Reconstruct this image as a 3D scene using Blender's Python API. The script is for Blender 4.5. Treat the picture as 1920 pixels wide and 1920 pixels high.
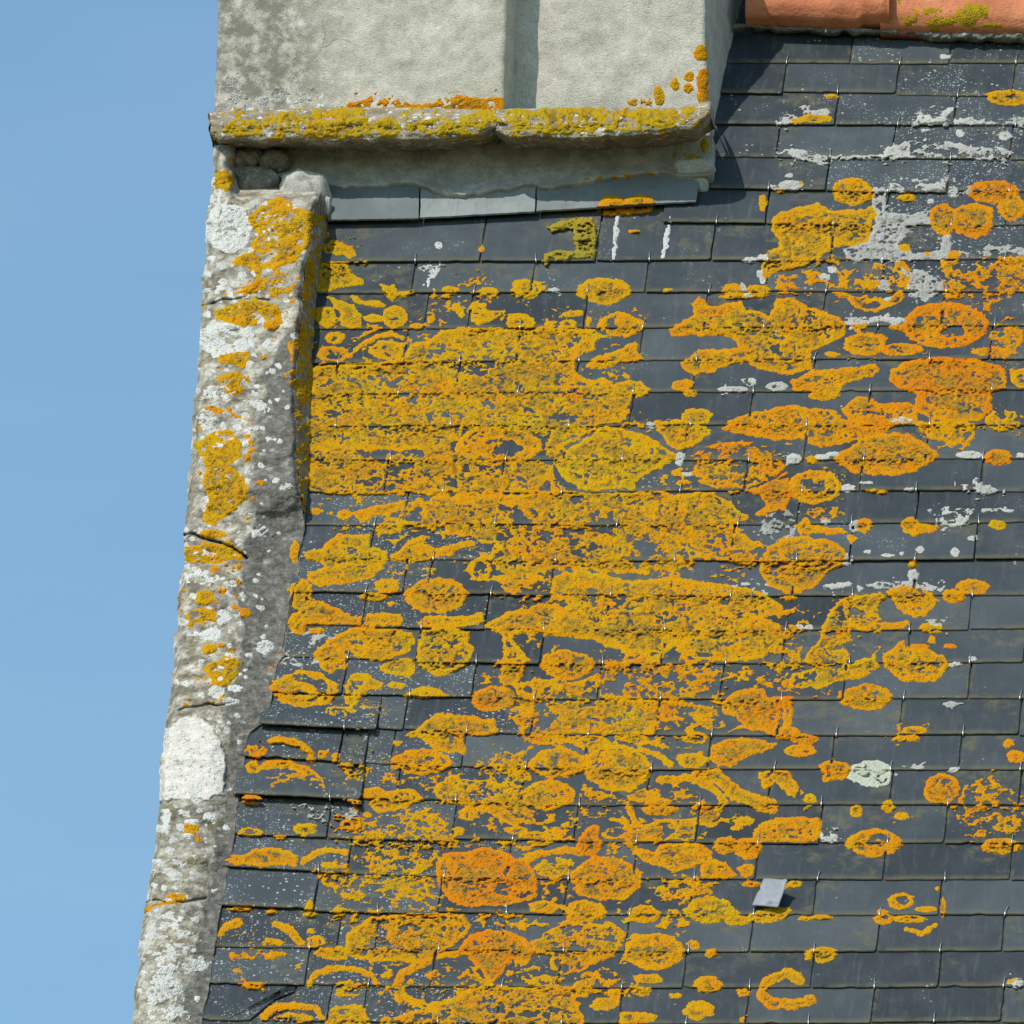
import bpy, math, random
import numpy as np
from mathutils import Vector, Matrix
for o in list(bpy.data.objects): bpy.data.objects.remove(o)
SC = bpy.context.scene
COL = SC.collection
R = math.radians
rng = np.random.default_rng(7)
random.seed(7)

# ------------------------------------------------------------------ camera, sky, sun, exposure
PITCH, ELEV, YAW, ROLL, DIST, SPAN = R(55), R(18), R(-6.4), R(2.0), 30.0, 1.92
def unit(v): v = np.asarray(v, float); return v/np.linalg.norm(v)
FWD = unit([math.cos(ELEV)*math.sin(YAW), math.cos(ELEV)*math.cos(YAW), math.sin(ELEV)])
RGT = unit(np.cross(FWD, [0, 0, 1])); UPV = np.cross(RGT, FWD)
RGT = RGT*math.cos(ROLL)+UPV*math.sin(ROLL)
RGT = unit(RGT); UPV = unit(np.cross(RGT, FWD))
CAM = -FWD*DIST
cd = bpy.data.cameras.new("camera"); cam = bpy.data.objects.new("camera", cd); COL.objects.link(cam)
cd.sensor_width = 36; cd.lens = 36*DIST/SPAN; cd.clip_start = 0.5; cd.clip_end = 3000
m = Matrix.Identity(4)
for i in range(3):
    m[i][0], m[i][1], m[i][2], m[i][3] = RGT[i], UPV[i], -FWD[i], CAM[i]
cam.matrix_world = m
SC.camera = cam

SUN_EL, SUN_AZ = R(50), R(36)            # light travels to the right (+x) and into the scene (+y)
LDIR = np.array([math.cos(SUN_EL)*math.sin(SUN_AZ), math.cos(SUN_EL)*math.cos(SUN_AZ), -math.sin(SUN_EL)])
world = bpy.data.worlds.new("World"); SC.world = world; world.use_nodes = True
wn = world.node_tree; bg = wn.nodes["Background"]
sky = wn.nodes.new("ShaderNodeTexSky"); sky.sky_type = 'NISHITA'; sky.sun_disc = False
sky.sun_elevation = SUN_EL; sky.sun_rotation = math.pi+SUN_AZ
sky.altitude = 0; sky.air_density = 1.0; sky.dust_density = 0.3; sky.ozone_density = 0.0
tint = wn.nodes.new("ShaderNodeMix"); tint.data_type = 'RGBA'; tint.blend_type = 'MULTIPLY'; tint.inputs[0].default_value = 1
wn.links.new(sky.outputs[0], tint.inputs[6])
wc = wn.nodes.new("ShaderNodeTexCoord"); wm = wn.nodes.new("ShaderNodeMapping"); wm.inputs["Scale"].default_value = (14, 14, 60)
wz = wn.nodes.new("ShaderNodeTexNoise"); wz.inputs["Scale"].default_value = 1.6; wz.inputs["Detail"].default_value = 4
wr = wn.nodes.new("ShaderNodeValToRGB"); wr.color_ramp.elements[0].position = .35; wr.color_ramp.elements[1].position = .75   # thin high cirrus veil
wr.color_ramp.elements[0].color = (.80, 1.0, 1.02, 1); wr.color_ramp.elements[1].color = (.93, 1.07, 1.05, 1)
wn.links.new(wc.outputs["Generated"], wm.inputs[0]); wn.links.new(wm.outputs[0], wz.inputs["Vector"]); wn.links.new(wz.outputs["Fac"], wr.inputs[0])
wn.links.new(wr.outputs[0], tint.inputs[7]); wn.links.new(tint.outputs[2], bg.inputs[0]); bg.inputs[1].default_value = 0.15
sl = bpy.data.lights.new("sun", 'SUN'); sl.energy = 4.0; sl.angle = R(0.5); sl.color = (1.0, 0.955, 0.88)
so = bpy.data.objects.new("sun", sl); COL.objects.link(so)
so.rotation_euler = Vector(LDIR).to_track_quat('-Z', 'Y').to_euler()
SC.view_settings.view_transform = 'Standard'; SC.view_settings.look = 'None'
SC.view_settings.exposure = 0.0; SC.view_settings.gamma = 1.0

# ------------------------------------------------------------------ photo point -> point on a surface of the place
NRM = np.array([0, -math.sin(PITCH), math.cos(PITCH)])   # roof plane through the origin
SLP = np.array([0, math.cos(PITCH), math.sin(PITCH)])    # up the slope
K = SPAN/DIST
def ray(x, y):
    x = np.asarray(x, float); y = np.asarray(y, float)
    return FWD + RGT*((x-960)/1920*K)[..., None] - UPV*((y-960)/1920*K)[..., None]
def on_roof(x, y, h=0.0):
    d = ray(x, y); t = (np.asarray(h)-CAM@NRM)/(d@NRM)
    return CAM + d*t[..., None]
def on_y(x, y, Y):
    d = ray(x, y); t = (np.asarray(Y)-CAM[1])/d[..., 1]
    return CAM + d*t[..., None]
def to_px(P):
    v = P-CAM; w = v@FWD
    return 960+(v@RGT)/w/K*1920, 960-(v@UPV)/w/K*1920
def uv_of(P): return P[..., 0], P@SLP

# ------------------------------------------------------------------ noise
TAB = np.random.default_rng(11).random((256, 256))
def vnoise(X, Y, wl, seed=0):
    x = X/wl+seed*17.3; y = Y/wl+seed*31.7
    xi = np.floor(x).astype(int); yi = np.floor(y).astype(int); fx = x-xi; fy = y-yi
    fx = fx*fx*(3-2*fx); fy = fy*fy*(3-2*fy)
    g = lambda a, b: TAB[(xi+a) & 255, (yi+b) & 255]
    return (g(0, 0)*(1-fx)+g(1, 0)*fx)*(1-fy)+(g(0, 1)*(1-fx)+g(1, 1)*fx)*fy
def fbm(X, Y, wl, oct=4, seed=0, gain=0.6):
    s = 0; a = 1; t = 0
    for i in range(oct):
        s = s+a*vnoise(X, Y, wl/2**i, seed+i*5); t += a; a *= gain
    return s/t
def rank(n):                       # noise -> even spread over 0..1
    q = np.quantile(n, np.linspace(0, 1, 65)); return np.interp(n, q, np.linspace(0, 1, 65))
def sstep(a, b, x):
    t = np.clip((x-a)/(b-a), 0, 1); return t*t*(3-2*t)

# ------------------------------------------------------------------ objects
def link(name, me, mat, parent=None):
    o = bpy.data.objects.new(name, me); COL.objects.link(o)
    if mat and not me.materials: me.materials.append(mat)
    if parent: o.parent = parent
    return o
def tag(o, label=None, cat=None, group=None, kind=None):
    for k, v in (("label", label), ("category", cat), ("group", group), ("kind", kind)):
        if v: o[k] = v
    return o
def empty(name, loc=(0, 0, 0), parent=None):
    o = bpy.data.objects.new(name, None); COL.objects.link(o); o.location = loc
    if parent: o.parent = parent
    return o
def quads_mesh(name, V, F, attrs=None, smooth=True):
    me = bpy.data.meshes.new(name)
    V = np.asarray(V, np.float32); F = np.asarray(F, np.int32)
    me.vertices.add(len(V)); me.vertices.foreach_set("co", V.ravel())
    n = len(F); me.loops.add(n*4); me.loops.foreach_set("vertex_index", F.ravel())
    me.polygons.add(n); me.polygons.foreach_set("loop_start", np.arange(0, n*4, 4, dtype=np.int32))
    me.polygons.foreach_set("use_smooth", np.full(n, smooth))
    for k, a in (attrs or {}).items():
        at = me.attributes.new(k, 'FLOAT', 'POINT'); at.data.foreach_set("value", np.asarray(a, np.float32).ravel())
    me.update(calc_edges=True); me.validate()
    return me
def grid_mesh(name, P, attrs=None, mask=None, smooth=True):
    """a mesh from a (rows, cols, 3) grid; mask picks cells"""
    ny, nx = P.shape[:2]
    idx = np.arange(ny*nx).reshape(ny, nx)
    F = np.stack([idx[1:, :-1], idx[1:, 1:], idx[:-1, 1:], idx[:-1, :-1]], -1)
    F = F[mask] if mask is not None else F.reshape(-1, 4)
    if len(F) == 0: return None
    u, inv = np.unique(F, return_inverse=True)
    V = P.reshape(-1, 3)[u]; A = {k: np.asarray(a).ravel()[u] for k, a in (attrs or {}).items()}
    return quads_mesh(name, V, inv.reshape(-1, 4), A, smooth)
def grid_normals(P):
    P = P+0.0
    du = np.gradient(P, axis=1); dv = np.gradient(P, axis=0)
    n = np.cross(du, dv); n /= np.linalg.norm(n, axis=-1, keepdims=True)+1e-12
    return n*np.sign((n*-FWD).sum(-1, keepdims=True)+1e-9)
def poly_mesh(name, V, faces, smooth=False):
    me = bpy.data.meshes.new(name); me.from_pydata([tuple(v) for v in V], [], faces)
    for p in me.polygons: p.use_smooth = smooth
    me.update(); return me
def box_mesh(name, c0, c1):
    x0, y0, z0 = c0; x1, y1, z1 = c1
    V = [(x0, y0, z0), (x1, y0, z0), (x1, y1, z0), (x0, y1, z0), (x0, y0, z1), (x1, y0, z1), (x1, y1, z1), (x0, y1, z1)]
    return poly_mesh(name, V, [(0, 3, 2, 1), (4, 5, 6, 7), (0, 1, 5, 4), (1, 2, 6, 5), (2, 3, 7, 6), (3, 0, 4, 7)])

# ------------------------------------------------------------------ materials
def srgb(r, g, b):
    f = lambda c: (c/255/12.92) if c/255 <= .04045 else ((c/255+.055)/1.055)**2.4
    return (f(r), f(g), f(b), 1)
class Mat:
    def __init__(s, name, rough=.8, spec=.3):
        s.m = bpy.data.materials.new(name); s.m.use_nodes = True; s.t = s.m.node_tree
        s.b = s.t.nodes["Principled BSDF"]; s.b.inputs["Roughness"].default_value = rough
        s.b.inputs["Specular IOR Level"].default_value = spec
        s.co = s.t.nodes.new("ShaderNodeTexCoord").outputs["Object"]
    def n(s, typ, **kw):
        nd = s.t.nodes.new(typ)
        for k, v in kw.items(): setattr(nd, k, v)
        return nd
    def set(s, sock, v):
        if hasattr(v, "is_linked") or isinstance(v, bpy.types.NodeSocket): s.t.links.new(v, sock)
        else: sock.default_value = v
    def noise(s, scale, detail=4, rough=.6, vec=None, stretch=None):
        nd = s.n("ShaderNodeTexNoise"); nd.inputs["Scale"].default_value = scale
        nd.inputs["Detail"].default_value = detail; nd.inputs["Roughness"].default_value = rough
        v = vec or s.co
        if stretch:
            mp = s.n("ShaderNodeMapping"); mp.inputs["Scale"].default_value = stretch; s.set(mp.inputs[0], v); v = mp.outputs[0]
        s.set(nd.inputs["Vector"], v); return nd.outputs["Fac"]
    def voro(s, scale, vec=None, feature='F1', rand=1.0):
        nd = s.n("ShaderNodeTexVoronoi"); nd.feature = feature; nd.inputs["Scale"].default_value = scale
        s.set(nd.inputs["Vector"], vec or s.co); return nd
    def ramp(s, fac, stops):
        nd = s.n("ShaderNodeValToRGB"); s.set(nd.inputs[0], fac); e = nd.color_ramp.elements
        while len(e) < len(stops): e.new(.5)
        for i, (p, c) in enumerate(stops):
            e[i].position = p; e[i].color = c if len(c) == 4 else (*c, 1)
        return nd.outputs[0]
    def step(s, fac, a, b):
        nd = s.n("ShaderNodeMapRange"); nd.interpolation_type = 'SMOOTHSTEP'
        s.set(nd.inputs[0], fac); s.set(nd.inputs[1], a); s.set(nd.inputs[2], b); return nd.outputs[0]
    def math(s, op, a, b=0.0):
        nd = s.n("ShaderNodeMath", operation=op); s.set(nd.inputs[0], a); s.set(nd.inputs[1], b); return nd.outputs[0]
    def mix(s, fac, a, b, mode='MIX'):
        nd = s.n("ShaderNodeMix", data_type='RGBA', blend_type=mode)
        s.set(nd.inputs[0], fac); s.set(nd.inputs[6], a); s.set(nd.inputs[7], b); return nd.outputs[2]
    def attr(s, name):
        return s.n("ShaderNodeAttribute", attribute_name=name).outputs["Fac"]
    def color(s, c): s.set(s.b.inputs["Base Color"], c); return s
    def rough(s, c): s.set(s.b.inputs["Roughness"], c); return s
    def bump(s, h, strength=.5, dist=.002):
        nd = s.n("ShaderNodeBump"); nd.inputs["Strength"].default_value = strength; nd.inputs["Distance"].default_value = dist
        s.set(nd.inputs["Height"], h); s.t.links.new(nd.outputs[0], s.b.inputs["Normal"]); return s
G = lambda v: (v, v, v, 1)

def slate_mat(name, base, tone=1.0):
    M = Mat(name, .55, .16)
    rnd = M.attr("rnd"); sp = M.attr("speck"); tail = M.attr("tail_mm"); side = M.attr("side_mm")
    c = M.ramp(rnd, [(0, [x*.68*tone for x in base]), (.5, [x*tone for x in base]), (1, [x*1.42*tone for x in (base[0]*1.04, base[1], base[2]*.97)])])
    cloud = M.noise(9, 5, .62); streak = M.noise(55, 4, .6, stretch=(1.6, .22, .22))
    c = M.mix(M.step(cloud, .35, .75), c, M.mix(1, c, (1.32, 1.33, 1.3, 1), 'MULTIPLY'))
    c = M.mix(M.math('MULTIPLY', M.step(streak, .5, .78), .38), c, (.115, .12, .12, 1))
    brown = M.noise(14, 5, .6)
    c = M.mix(M.math('MULTIPLY', M.step(brown, .58, .78), .35), c, (.075, .062, .048, 1))
    dust = M.noise(6, 6, .7)
    c = M.mix(M.math('MULTIPLY', M.step(dust, .50, .72), .30), c, (.105, .108, .100, 1))
    # algae film along tails and joints
    e1 = M.math('MULTIPLY', M.math('SUBTRACT', 1.0, M.step(tail, 2.0, 17.0)), M.step(M.noise(30, 5, .65), .30, .56))
    e2 = M.math('MULTIPLY', M.math('SUBTRACT', 1.0, M.step(side, 1.0, 9.0)), M.step(M.noise(38, 5, .65), .45, .65))
    c = M.mix(M.math('MULTIPLY', M.math('MAXIMUM', e1, e2), .75), c, (.115, .105, .062, 1))
    # pale specks of crust
    for sc_, th, amp in ((210, .36, .75), (95, .30, .85)):
        v = M.voro(sc_); lim = M.math('SUBTRACT', .66, M.math('MULTIPLY', sp, .24))
        keep = M.step(M.noise(9 if sc_ > 100 else 14, 4, .65), lim, M.math('ADD', lim, .12))
        dot = M.math('SUBTRACT', 1.0, M.step(v.outputs["Distance"], th*.6, th))
        rc = M.n("ShaderNodeSeparateColor"); M.set(rc.inputs[0], v.outputs["Color"])
        dot = M.math('MULTIPLY', M.math('MULTIPLY', dot, M.step(rc.outputs[0], .50, .6)), keep)
        c = M.mix(M.math('MULTIPLY', dot, amp), c, (.40, .41, .385, 1))
    M.color(c); M.rough(M.ramp(cloud, [(.3, G(.42)), (.7, G(.58))]))
    h = M.math('ADD', M.math('MULTIPLY', M.noise(120, 4, .6), .5), M.math('MULTIPLY', M.noise(12, 3), 1.0))
    return M.bump(h, .55, .003).m
M_SLATE = slate_mat("slate", (.040, .050, .056))
M_FLASH = slate_mat("sunlit_slate", (.15, .168, .168))  # same slate, sun and sky reflection on the tilted flashing painted as lighter colour

def lichen_mat(name, c_lo, c_mid, c_hi, dark, grain=1.0, dk=1.0, age=None):
    M = Mat(name, 1.0, .02)
    c = M.ramp(M.attr("hue"), [(0, c_lo), (.45, c_mid), (1, c_hi)])
    rim = M.attr("rim"); old = M.math('SUBTRACT', 1.0, rim)
    lob = M.voro(260*grain).outputs["Distance"]; fine = M.noise(330*grain, 3, .7); mid = M.noise(100*grain, 4, .7); big = M.noise(20, 4, .65)
    if age:
        c = M.mix(M.math('MULTIPLY', M.math('ADD', .38, M.math('MULTIPLY', M.step(big, .40, .60), .62)), M.math('MULTIPLY', old, .84)), c, age)
    c = M.mix(M.math('MULTIPLY', M.step(lob, .50, .85), M.math('ADD', .16, M.math('MULTIPLY', old, .45*dk))), c, dark)
    c = M.mix(M.math('MULTIPLY', M.step(mid, .53, .66), M.math('MULTIPLY', M.math('ADD', .10, old), .62*dk)), c, dark)
    c = M.mix(M.math('MULTIPLY', M.step(fine, .54, .70), M.math('MULTIPLY', M.math('ADD', .45, old), .42*dk)), c, dark)
    c = M.mix(M.math('MULTIPLY', M.math('SUBTRACT', 1.0, M.step(mid, .34, .46)), .40), c, M.mix(1, c, (1.25, 1.25, 1.2, 1), 'MULTIPLY'))
    c = M.mix(M.math('MULTIPLY', M.attr("pit"), .75*dk), c, dark)
    M.color(c)
    h = M.math('SUBTRACT', M.math('ADD', fine, M.math('MULTIPLY', mid, -1.5)), M.math('MULTIPLY', lob, 1.2))
    return M.bump(h, .85, .0025).m
M_LICH = lichen_mat("orange_lichen", (.555, .325, .006, 1), (.615, .272, .005, 1), (.65, .195, .005, 1), (.11, .082, .028, 1), 1, 1.1, (.33, .205, .026, 1))
M_MOSS = lichen_mat("olive_lichen", (.43, .29, .010, 1), (.48, .275, .009, 1), (.54, .24, .008, 1), (.12, .09, .03, 1), 1, 1, (.33, .23, .035, 1))
M_OLIVE = lichen_mat("olive_moss", (.33, .255, .03, 1), (.38, .26, .025, 1), (.42, .24, .025, 1), (.11, .09, .03, 1))
M_WHITE = lichen_mat("white_crust", (.52, .505, .45, 1), (.42, .41, .365, 1), (.30, .295, .26, 1), (.14, .135, .115, 1), 1.0, .95)
M_CHALK = lichen_mat("chalky_crust", (.66, .655, .60, 1), (.58, .575, .52, 1), (.42, .415, .37, 1), (.24, .235, .20, 1), 1.0, .7)
M_GREEN = lichen_mat("pale_green_crust", (.50, .52, .40, 1), (.48, .50, .38, 1), (.44, .46, .34, 1), (.30, .32, .24, 1), 1, .6)
M_DROP = lichen_mat("droppings", (.62, .615, .58, 1), (.52, .51, .48, 1), (.40, .38, .34, 1), (.22, .21, .18, 1), 1, .8)

def stone_mat():
    M = Mat("coping_stone", .95, .15)
    fine = M.noise(140, 5, .7); mid = M.noise(32, 5, .65); big = M.noise(7, 4, .6)
    c = M.ramp(mid, [(.30, (.11, .095, .07)), (.44, (.24, .215, .165)), (.56, (.40, .37, .30)), (.70, (.60, .575, .50))])
    c = M.mix(M.step(big, .42, .62), c, M.mix(1, c, (1.2, 1.18, 1.12, 1), 'MULTIPLY'))
    ol = M.noise(22, 5, .65)
    c = M.mix(M.math('MULTIPLY', M.step(ol, .52, .68), M.math('MULTIPLY', M.attr("olive"), .8)), c, (.17, .145, .07, 1))
    v = M.voro(42); spot = M.math('MULTIPLY', M.math('SUBTRACT', 1.0, M.step(v.outputs["Distance"], .18, .36)), M.step(M.noise(12, 3), .50, .60))
    c = M.mix(M.math('MULTIPLY', spot, .85), c, (.66, .66, .61, 1))
    # cement: darker grey skim
    cg = M.ramp(M.noise(60, 5, .7), [(.3, (.085, .078, .065)), (.52, (.17, .158, .132)), (.70, (.30, .285, .245))])
    cg = M.mix(M.math('MULTIPLY', spot, .45), cg, (.5, .5, .45, 1))
    c = M.mix(M.attr("cement"), c, cg)
    cp = M.ramp(M.noise(50, 4, .6), [(.35, (.60, .55, .47)), (.6, (.74, .70, .62))])
    c = M.mix(M.attr("pale"), c, cp)
    c = M.mix(M.math('MULTIPLY', M.step(fine, .54, .68), .75), c, (.06, .052, .042, 1))
    M.color(c)
    return M.bump(M.math('ADD', fine, M.math('MULTIPLY', mid, 1.5)), 1.0, .004).m
M_STONE = stone_mat()

def render_mat(name, c1, c2, c3, grain=330, strength=1.0, speck=1.0):
    M = Mat(name, .95, .1)
    gv = M.voro(grain*1.25); gr = gv.outputs["Distance"]; g2 = M.noise(grain*1.7, 2, .6); mid = M.noise(24, 5, .65)
    rc = M.n("ShaderNodeSeparateColor"); M.set(rc.inputs[0], gv.outputs["Color"])
    c = M.ramp(mid, [(.3, c1), (.5, c2), (.72, c3)])
    dark = M.math('MULTIPLY', M.step(rc.outputs[0], .62, .95), M.step(g2, .40, .60))
    c = M.mix(M.math('MULTIPLY', dark, .62*speck), c, M.mix(1, c, (.42, .42, .40, 1), 'MULTIPLY'))
    c = M.mix(M.math('MULTIPLY', M.math('SUBTRACT', 1.0, M.step(rc.outputs[0], .05, .35)), .55*speck), c, M.mix(1, c, (1.2, 1.2, 1.2, 1), 'MULTIPLY'))
    st = M.math('MULTIPLY', M.step(M.noise(11, 6, .7, stretch=(1, 1, .45)), .50, .68), .40)
    c = M.mix(st, c, M.mix(1, c, (.62, .62, .60, 1), 'MULTIPLY'))
    gm = M.math('MULTIPLY', M.attr("grime"), M.step(M.noise(26, 6, .72), .36, .58))
    c = M.mix(M.math('MULTIPLY', gm, .80), c, (.17, .158, .125, 1))
    wl = M.math('MULTIPLY', M.attr("fleck"), M.step(M.noise(60, 4, .7), .56, .63))
    c = M.mix(wl, c, (.70, .70, .66, 1))
    cr = M.voro(5.5, feature='DISTANCE_TO_EDGE', vec=M.mix(.12, M.co, M.n("ShaderNodeTexNoise").outputs["Color"]))
    c = M.mix(M.math('MULTIPLY', M.math('SUBTRACT', 1.0, M.step(cr.outputs["Distance"], .002, .012)), M.math('MULTIPLY', M.step(M.noise(4, 2), .5, .6), .55)), c, (.2, .19, .17, 1))
    M.color(c)
    return M.bump(M.math('SUBTRACT', M.math('MULTIPLY', g2, .8), M.math('MULTIPLY', gr, .8)), strength, .0026).m
M_REND = render_mat("roughcast", (.475, .435, .345), (.60, .558, .46), (.70, .655, .555), 330, .55, 1.0)
M_NECK = render_mat("smooth_mortar", (.40, .375, .32), (.48, .46, .40), (.55, .53, .47), 260, .6, .75)
M_LEDGE = render_mat("ledge_stone", (.20, .155, .095), (.34, .285, .19), (.50, .45, .35), 160, 1.0)
M_RUBBLE = render_mat("rubble", (.15, .13, .10), (.22, .20, .16), (.32, .29, .24), 200, 1.0)

def terra_mat():
    M = Mat("terracotta", .7, .3)
    c = M.ramp(M.noise(10, 5, .6), [(.3, (.48, .145, .062)), (.55, (.64, .215, .092)), (.75, (.72, .30, .155))])
    v = M.noise(85, 4, .7)
    c = M.mix(M.math('MULTIPLY', M.step(v, .62, .74), .5), c, (.30, .11, .06, 1))
    c = M.mix(M.math('MULTIPLY', M.step(M.noise(40, 4, .7), .62, .74), .35), c, (.62, .42, .30, 1))
    c = M.mix(M.math('MULTIPLY', M.step(M.noise(22, 6, .72), .50, .66), .45), c, (.34, .12, .055, 1))
    c = M.mix(M.math('MULTIPLY', M.step(M.noise(160, 3, .7), .60, .70), .7), c, (.20, .085, .05, 1))
    M.color(c); return M.bump(M.math('ADD', v, M.noise(160, 3, .7)), .6, .003).m
M_TERRA = terra_mat()
def simple(name, col, rough=.5, metal=0.0, ns=60, var=.25, bump=.2):
    M = Mat(name, rough, .4); M.b.inputs["Metallic"].default_value = metal
    n = M.noise(ns, 4, .6)
    M.color(M.ramp(n, [(.3, [c*(1-var) for c in col]), (.7, [min(1, c*(1+var)) for c in col])]))
    return M.bump(n, bump, .001).m
M_HOOK = simple("hook_wire", (.62, .60, .56), .32, .9, 300, .3)
M_ZINC = simple("dull_zinc", (.24, .255, .28), .6, .05, 70, .12, .3)
M_DECK = simple("roof_deck", (.038, .046, .052), .7)
M_WALL = simple("rubble_wall", (.32, .29, .24), .95, 0, 6, .3)
M_GROUND = simple("meadow", (.10, .11, .05), .95, 0, .4, .4)

# ------------------------------------------------------------------ slates: tails and joints
XS = [400, 620, 1000, 1440, 1900]
ROWS = [[112,113,115,117,118],[170,170,171,173,177],[228,229,230,232,236],[290,291,293,295,299],[348,349,350,354,361],
 [410,411,413,418,423],[490,490,488,486,487],[551,549,547,546,547],[617,616,615,612,610],[682,681,676,673,671],
 [738,738,736,734,731],[797,797,798,797,796],[862,862,862,861,859],[922,922,922,920,919],[980,981,984,984,982],
 [1040,1043,1050,1050,1046],[1106,1108,1115,1116,1115],[1169,1173,1179,1180,1179],[1226,1235,1244,1245,1242],
 [1288,1299,1309,1310,1310],[1350,1362,1377,1377,1377],[1414,1427,1442,1442,1442],[1484,1494,1508,1510,1510],
 [1560,1569,1577,1579,1580],[1622,1635,1647,1648,1648],[1696,1706,1714,1715,1715],[1774,1777,1782,1783,1782],
 [1842,1847,1851,1850,1848],[1911,1914,1918,1917,1917],[1980,1983,1985,1985,1985]]
EDGE_Y = [360,420,460,500,560,620,700,780,850,900,940,980,1060,1100,1130,1200,1230,1250,1290,1350,1372,1417,1490,1560,1624,1700,1775,1842,1912,1990]
EDGE_X = [618,612,604,598,590,586,581,578,576,577,572,568,560,552,545,535,532,520,510,498,470,458,447,440,428,412,400,390,377,365]
edge_x = lambda y: np.interp(y, EDGE_Y, EDGE_X)-np.maximum(np.asarray(y, float)-1990, 0)*.15
JOINTS = {0:[1360,1594,1780],1:[1335,1467,1680,1898],2:[1328,1565,1788],3:[1322,1455,1672,1893],4:[1318,1548,1775],
 5:[1240,1435,1660,1885],6:[None,899,1116,1333,1557,1776],7:[None,771,995,1209,1435,1652,1875],8:[None,795,877,1094,1320,1541,1765],
 9:[None,757,968,1198,1423,1640,1855],10:[None,625,855,1077,1298,1522,1740],11:[None,735,962,1181,1405,1625,1850],
 12:[None,620,835,1057,1282,1507,1735],13:[None,720,938,1161,1396,1612,1838],14:[None,757,820,1045,1265,1494,1717],
 15:[None,693,922,1147,1370,1592,1826],16:[None,755,802,1031,1255,1485,1712],17:[None,680,908,1135,1360,1588,1816],
 18:[None,780,1012,1240,1467,1700,1919],19:[None,641,884,1120,1350,1580,1815],20:[None,706,756,995,1230,1457,1685,1910],
 21:[None,634,683,733,865,1095,1326,1558,1797],22:[None,676,742,975,1211,1440,1668,1910],23:[None,612,846,1076,1304,1535,1770],
 24:[None,650,950,1187,1416,1655,1893],25:[None,588,820,1056,1293,1525,1760],26:[None,632,703,940,1172,1405,1643,1878],
 27:[None,571,808,1046,1280,1520,1759],28:[None,545,613,680,930,1160,1398,1633,1877],29:[None,575,810,1045,1275,1510,1745]}
LIFT = {(6,0):4,(6,1):4,(6,2):3,(6,3):3,(5,0):4,(4,0):4,(1,0):4,(2,0):3,(20,0):13,(22,0):14,(21,1):9,(21,0):4,(19,1):3,(20,1):2,(16,0):3,(15,4):4,(15,5):4,(15,6):4,
 (16,2):3,(19,0):5,(18,1):4,(23,0):4,(24,0):4,(25,0):4,(23,1):3,(25,1):3,(27,0):2,(17,1):3,(7,3):2,(4,1):3,(2,1):3,(3,1):2,(9,0):3}
for k_ in range(30, 38):
    ROWS.append([v+68 for v in ROWS[-1]]); JOINTS[k_] = [None]+[v-22 for v in JOINTS[k_-2][1:]]
TH, STEP, EXPO, WT = .0023, .0035, .112, .003
house = empty("house", (0.3, 0.9, -9.0))
tag(house, "old house with a lichen covered slate roof, rendered chimney and stone coping", "house")
def child(name, me, mat, parent):
    o = link(name, me, mat, parent); o.matrix_parent_inverse = Matrix.Translation(-Vector(house.location)); return o
slates = []
for k, xs in JOINTS.items():
    ty = lambda x: np.interp(x, XS, ROWS[k])
    xs = list(xs)
    if xs[0] is None: xs[0] = float(edge_x(ROWS[k][0]))-14
    while xs[-1] < 2560: xs.append(xs[-1]+228)
    for j in range(len(xs)-1):
        r_ = np.random.default_rng(k*100+j)
        lift = LIFT.get((k, j), r_.random()**2*1.7)/1000
        w = WT+lift
        a, b = xs[j], xs[j+1]
        off = r_.normal(0, 1.1)
        A = on_roof(np.array(a), ty(a)+off, w); B = on_roof(np.array(b), ty(b)+off+r_.normal(0, .8), w)
        ua, va = uv_of(A); ub, vb = uv_of(B)
        slates.append(dict(k=k, j=j, ua=float(ua)+.0013, ub=float(ub)-.0013, va=float(va), vb=float(vb), w=w,
                           sl=(STEP+lift*.85)/EXPO, xa=a, xb=b, rnd=r_.random(), seed=k*100+j))
def slate_top(s, u, v):
    vt = s['va']+(s['vb']-s['va'])*(u-s['ua'])/(s['ub']-s['ua']); return s['w']-(v-vt)*s['sl'], v-vt
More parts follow.
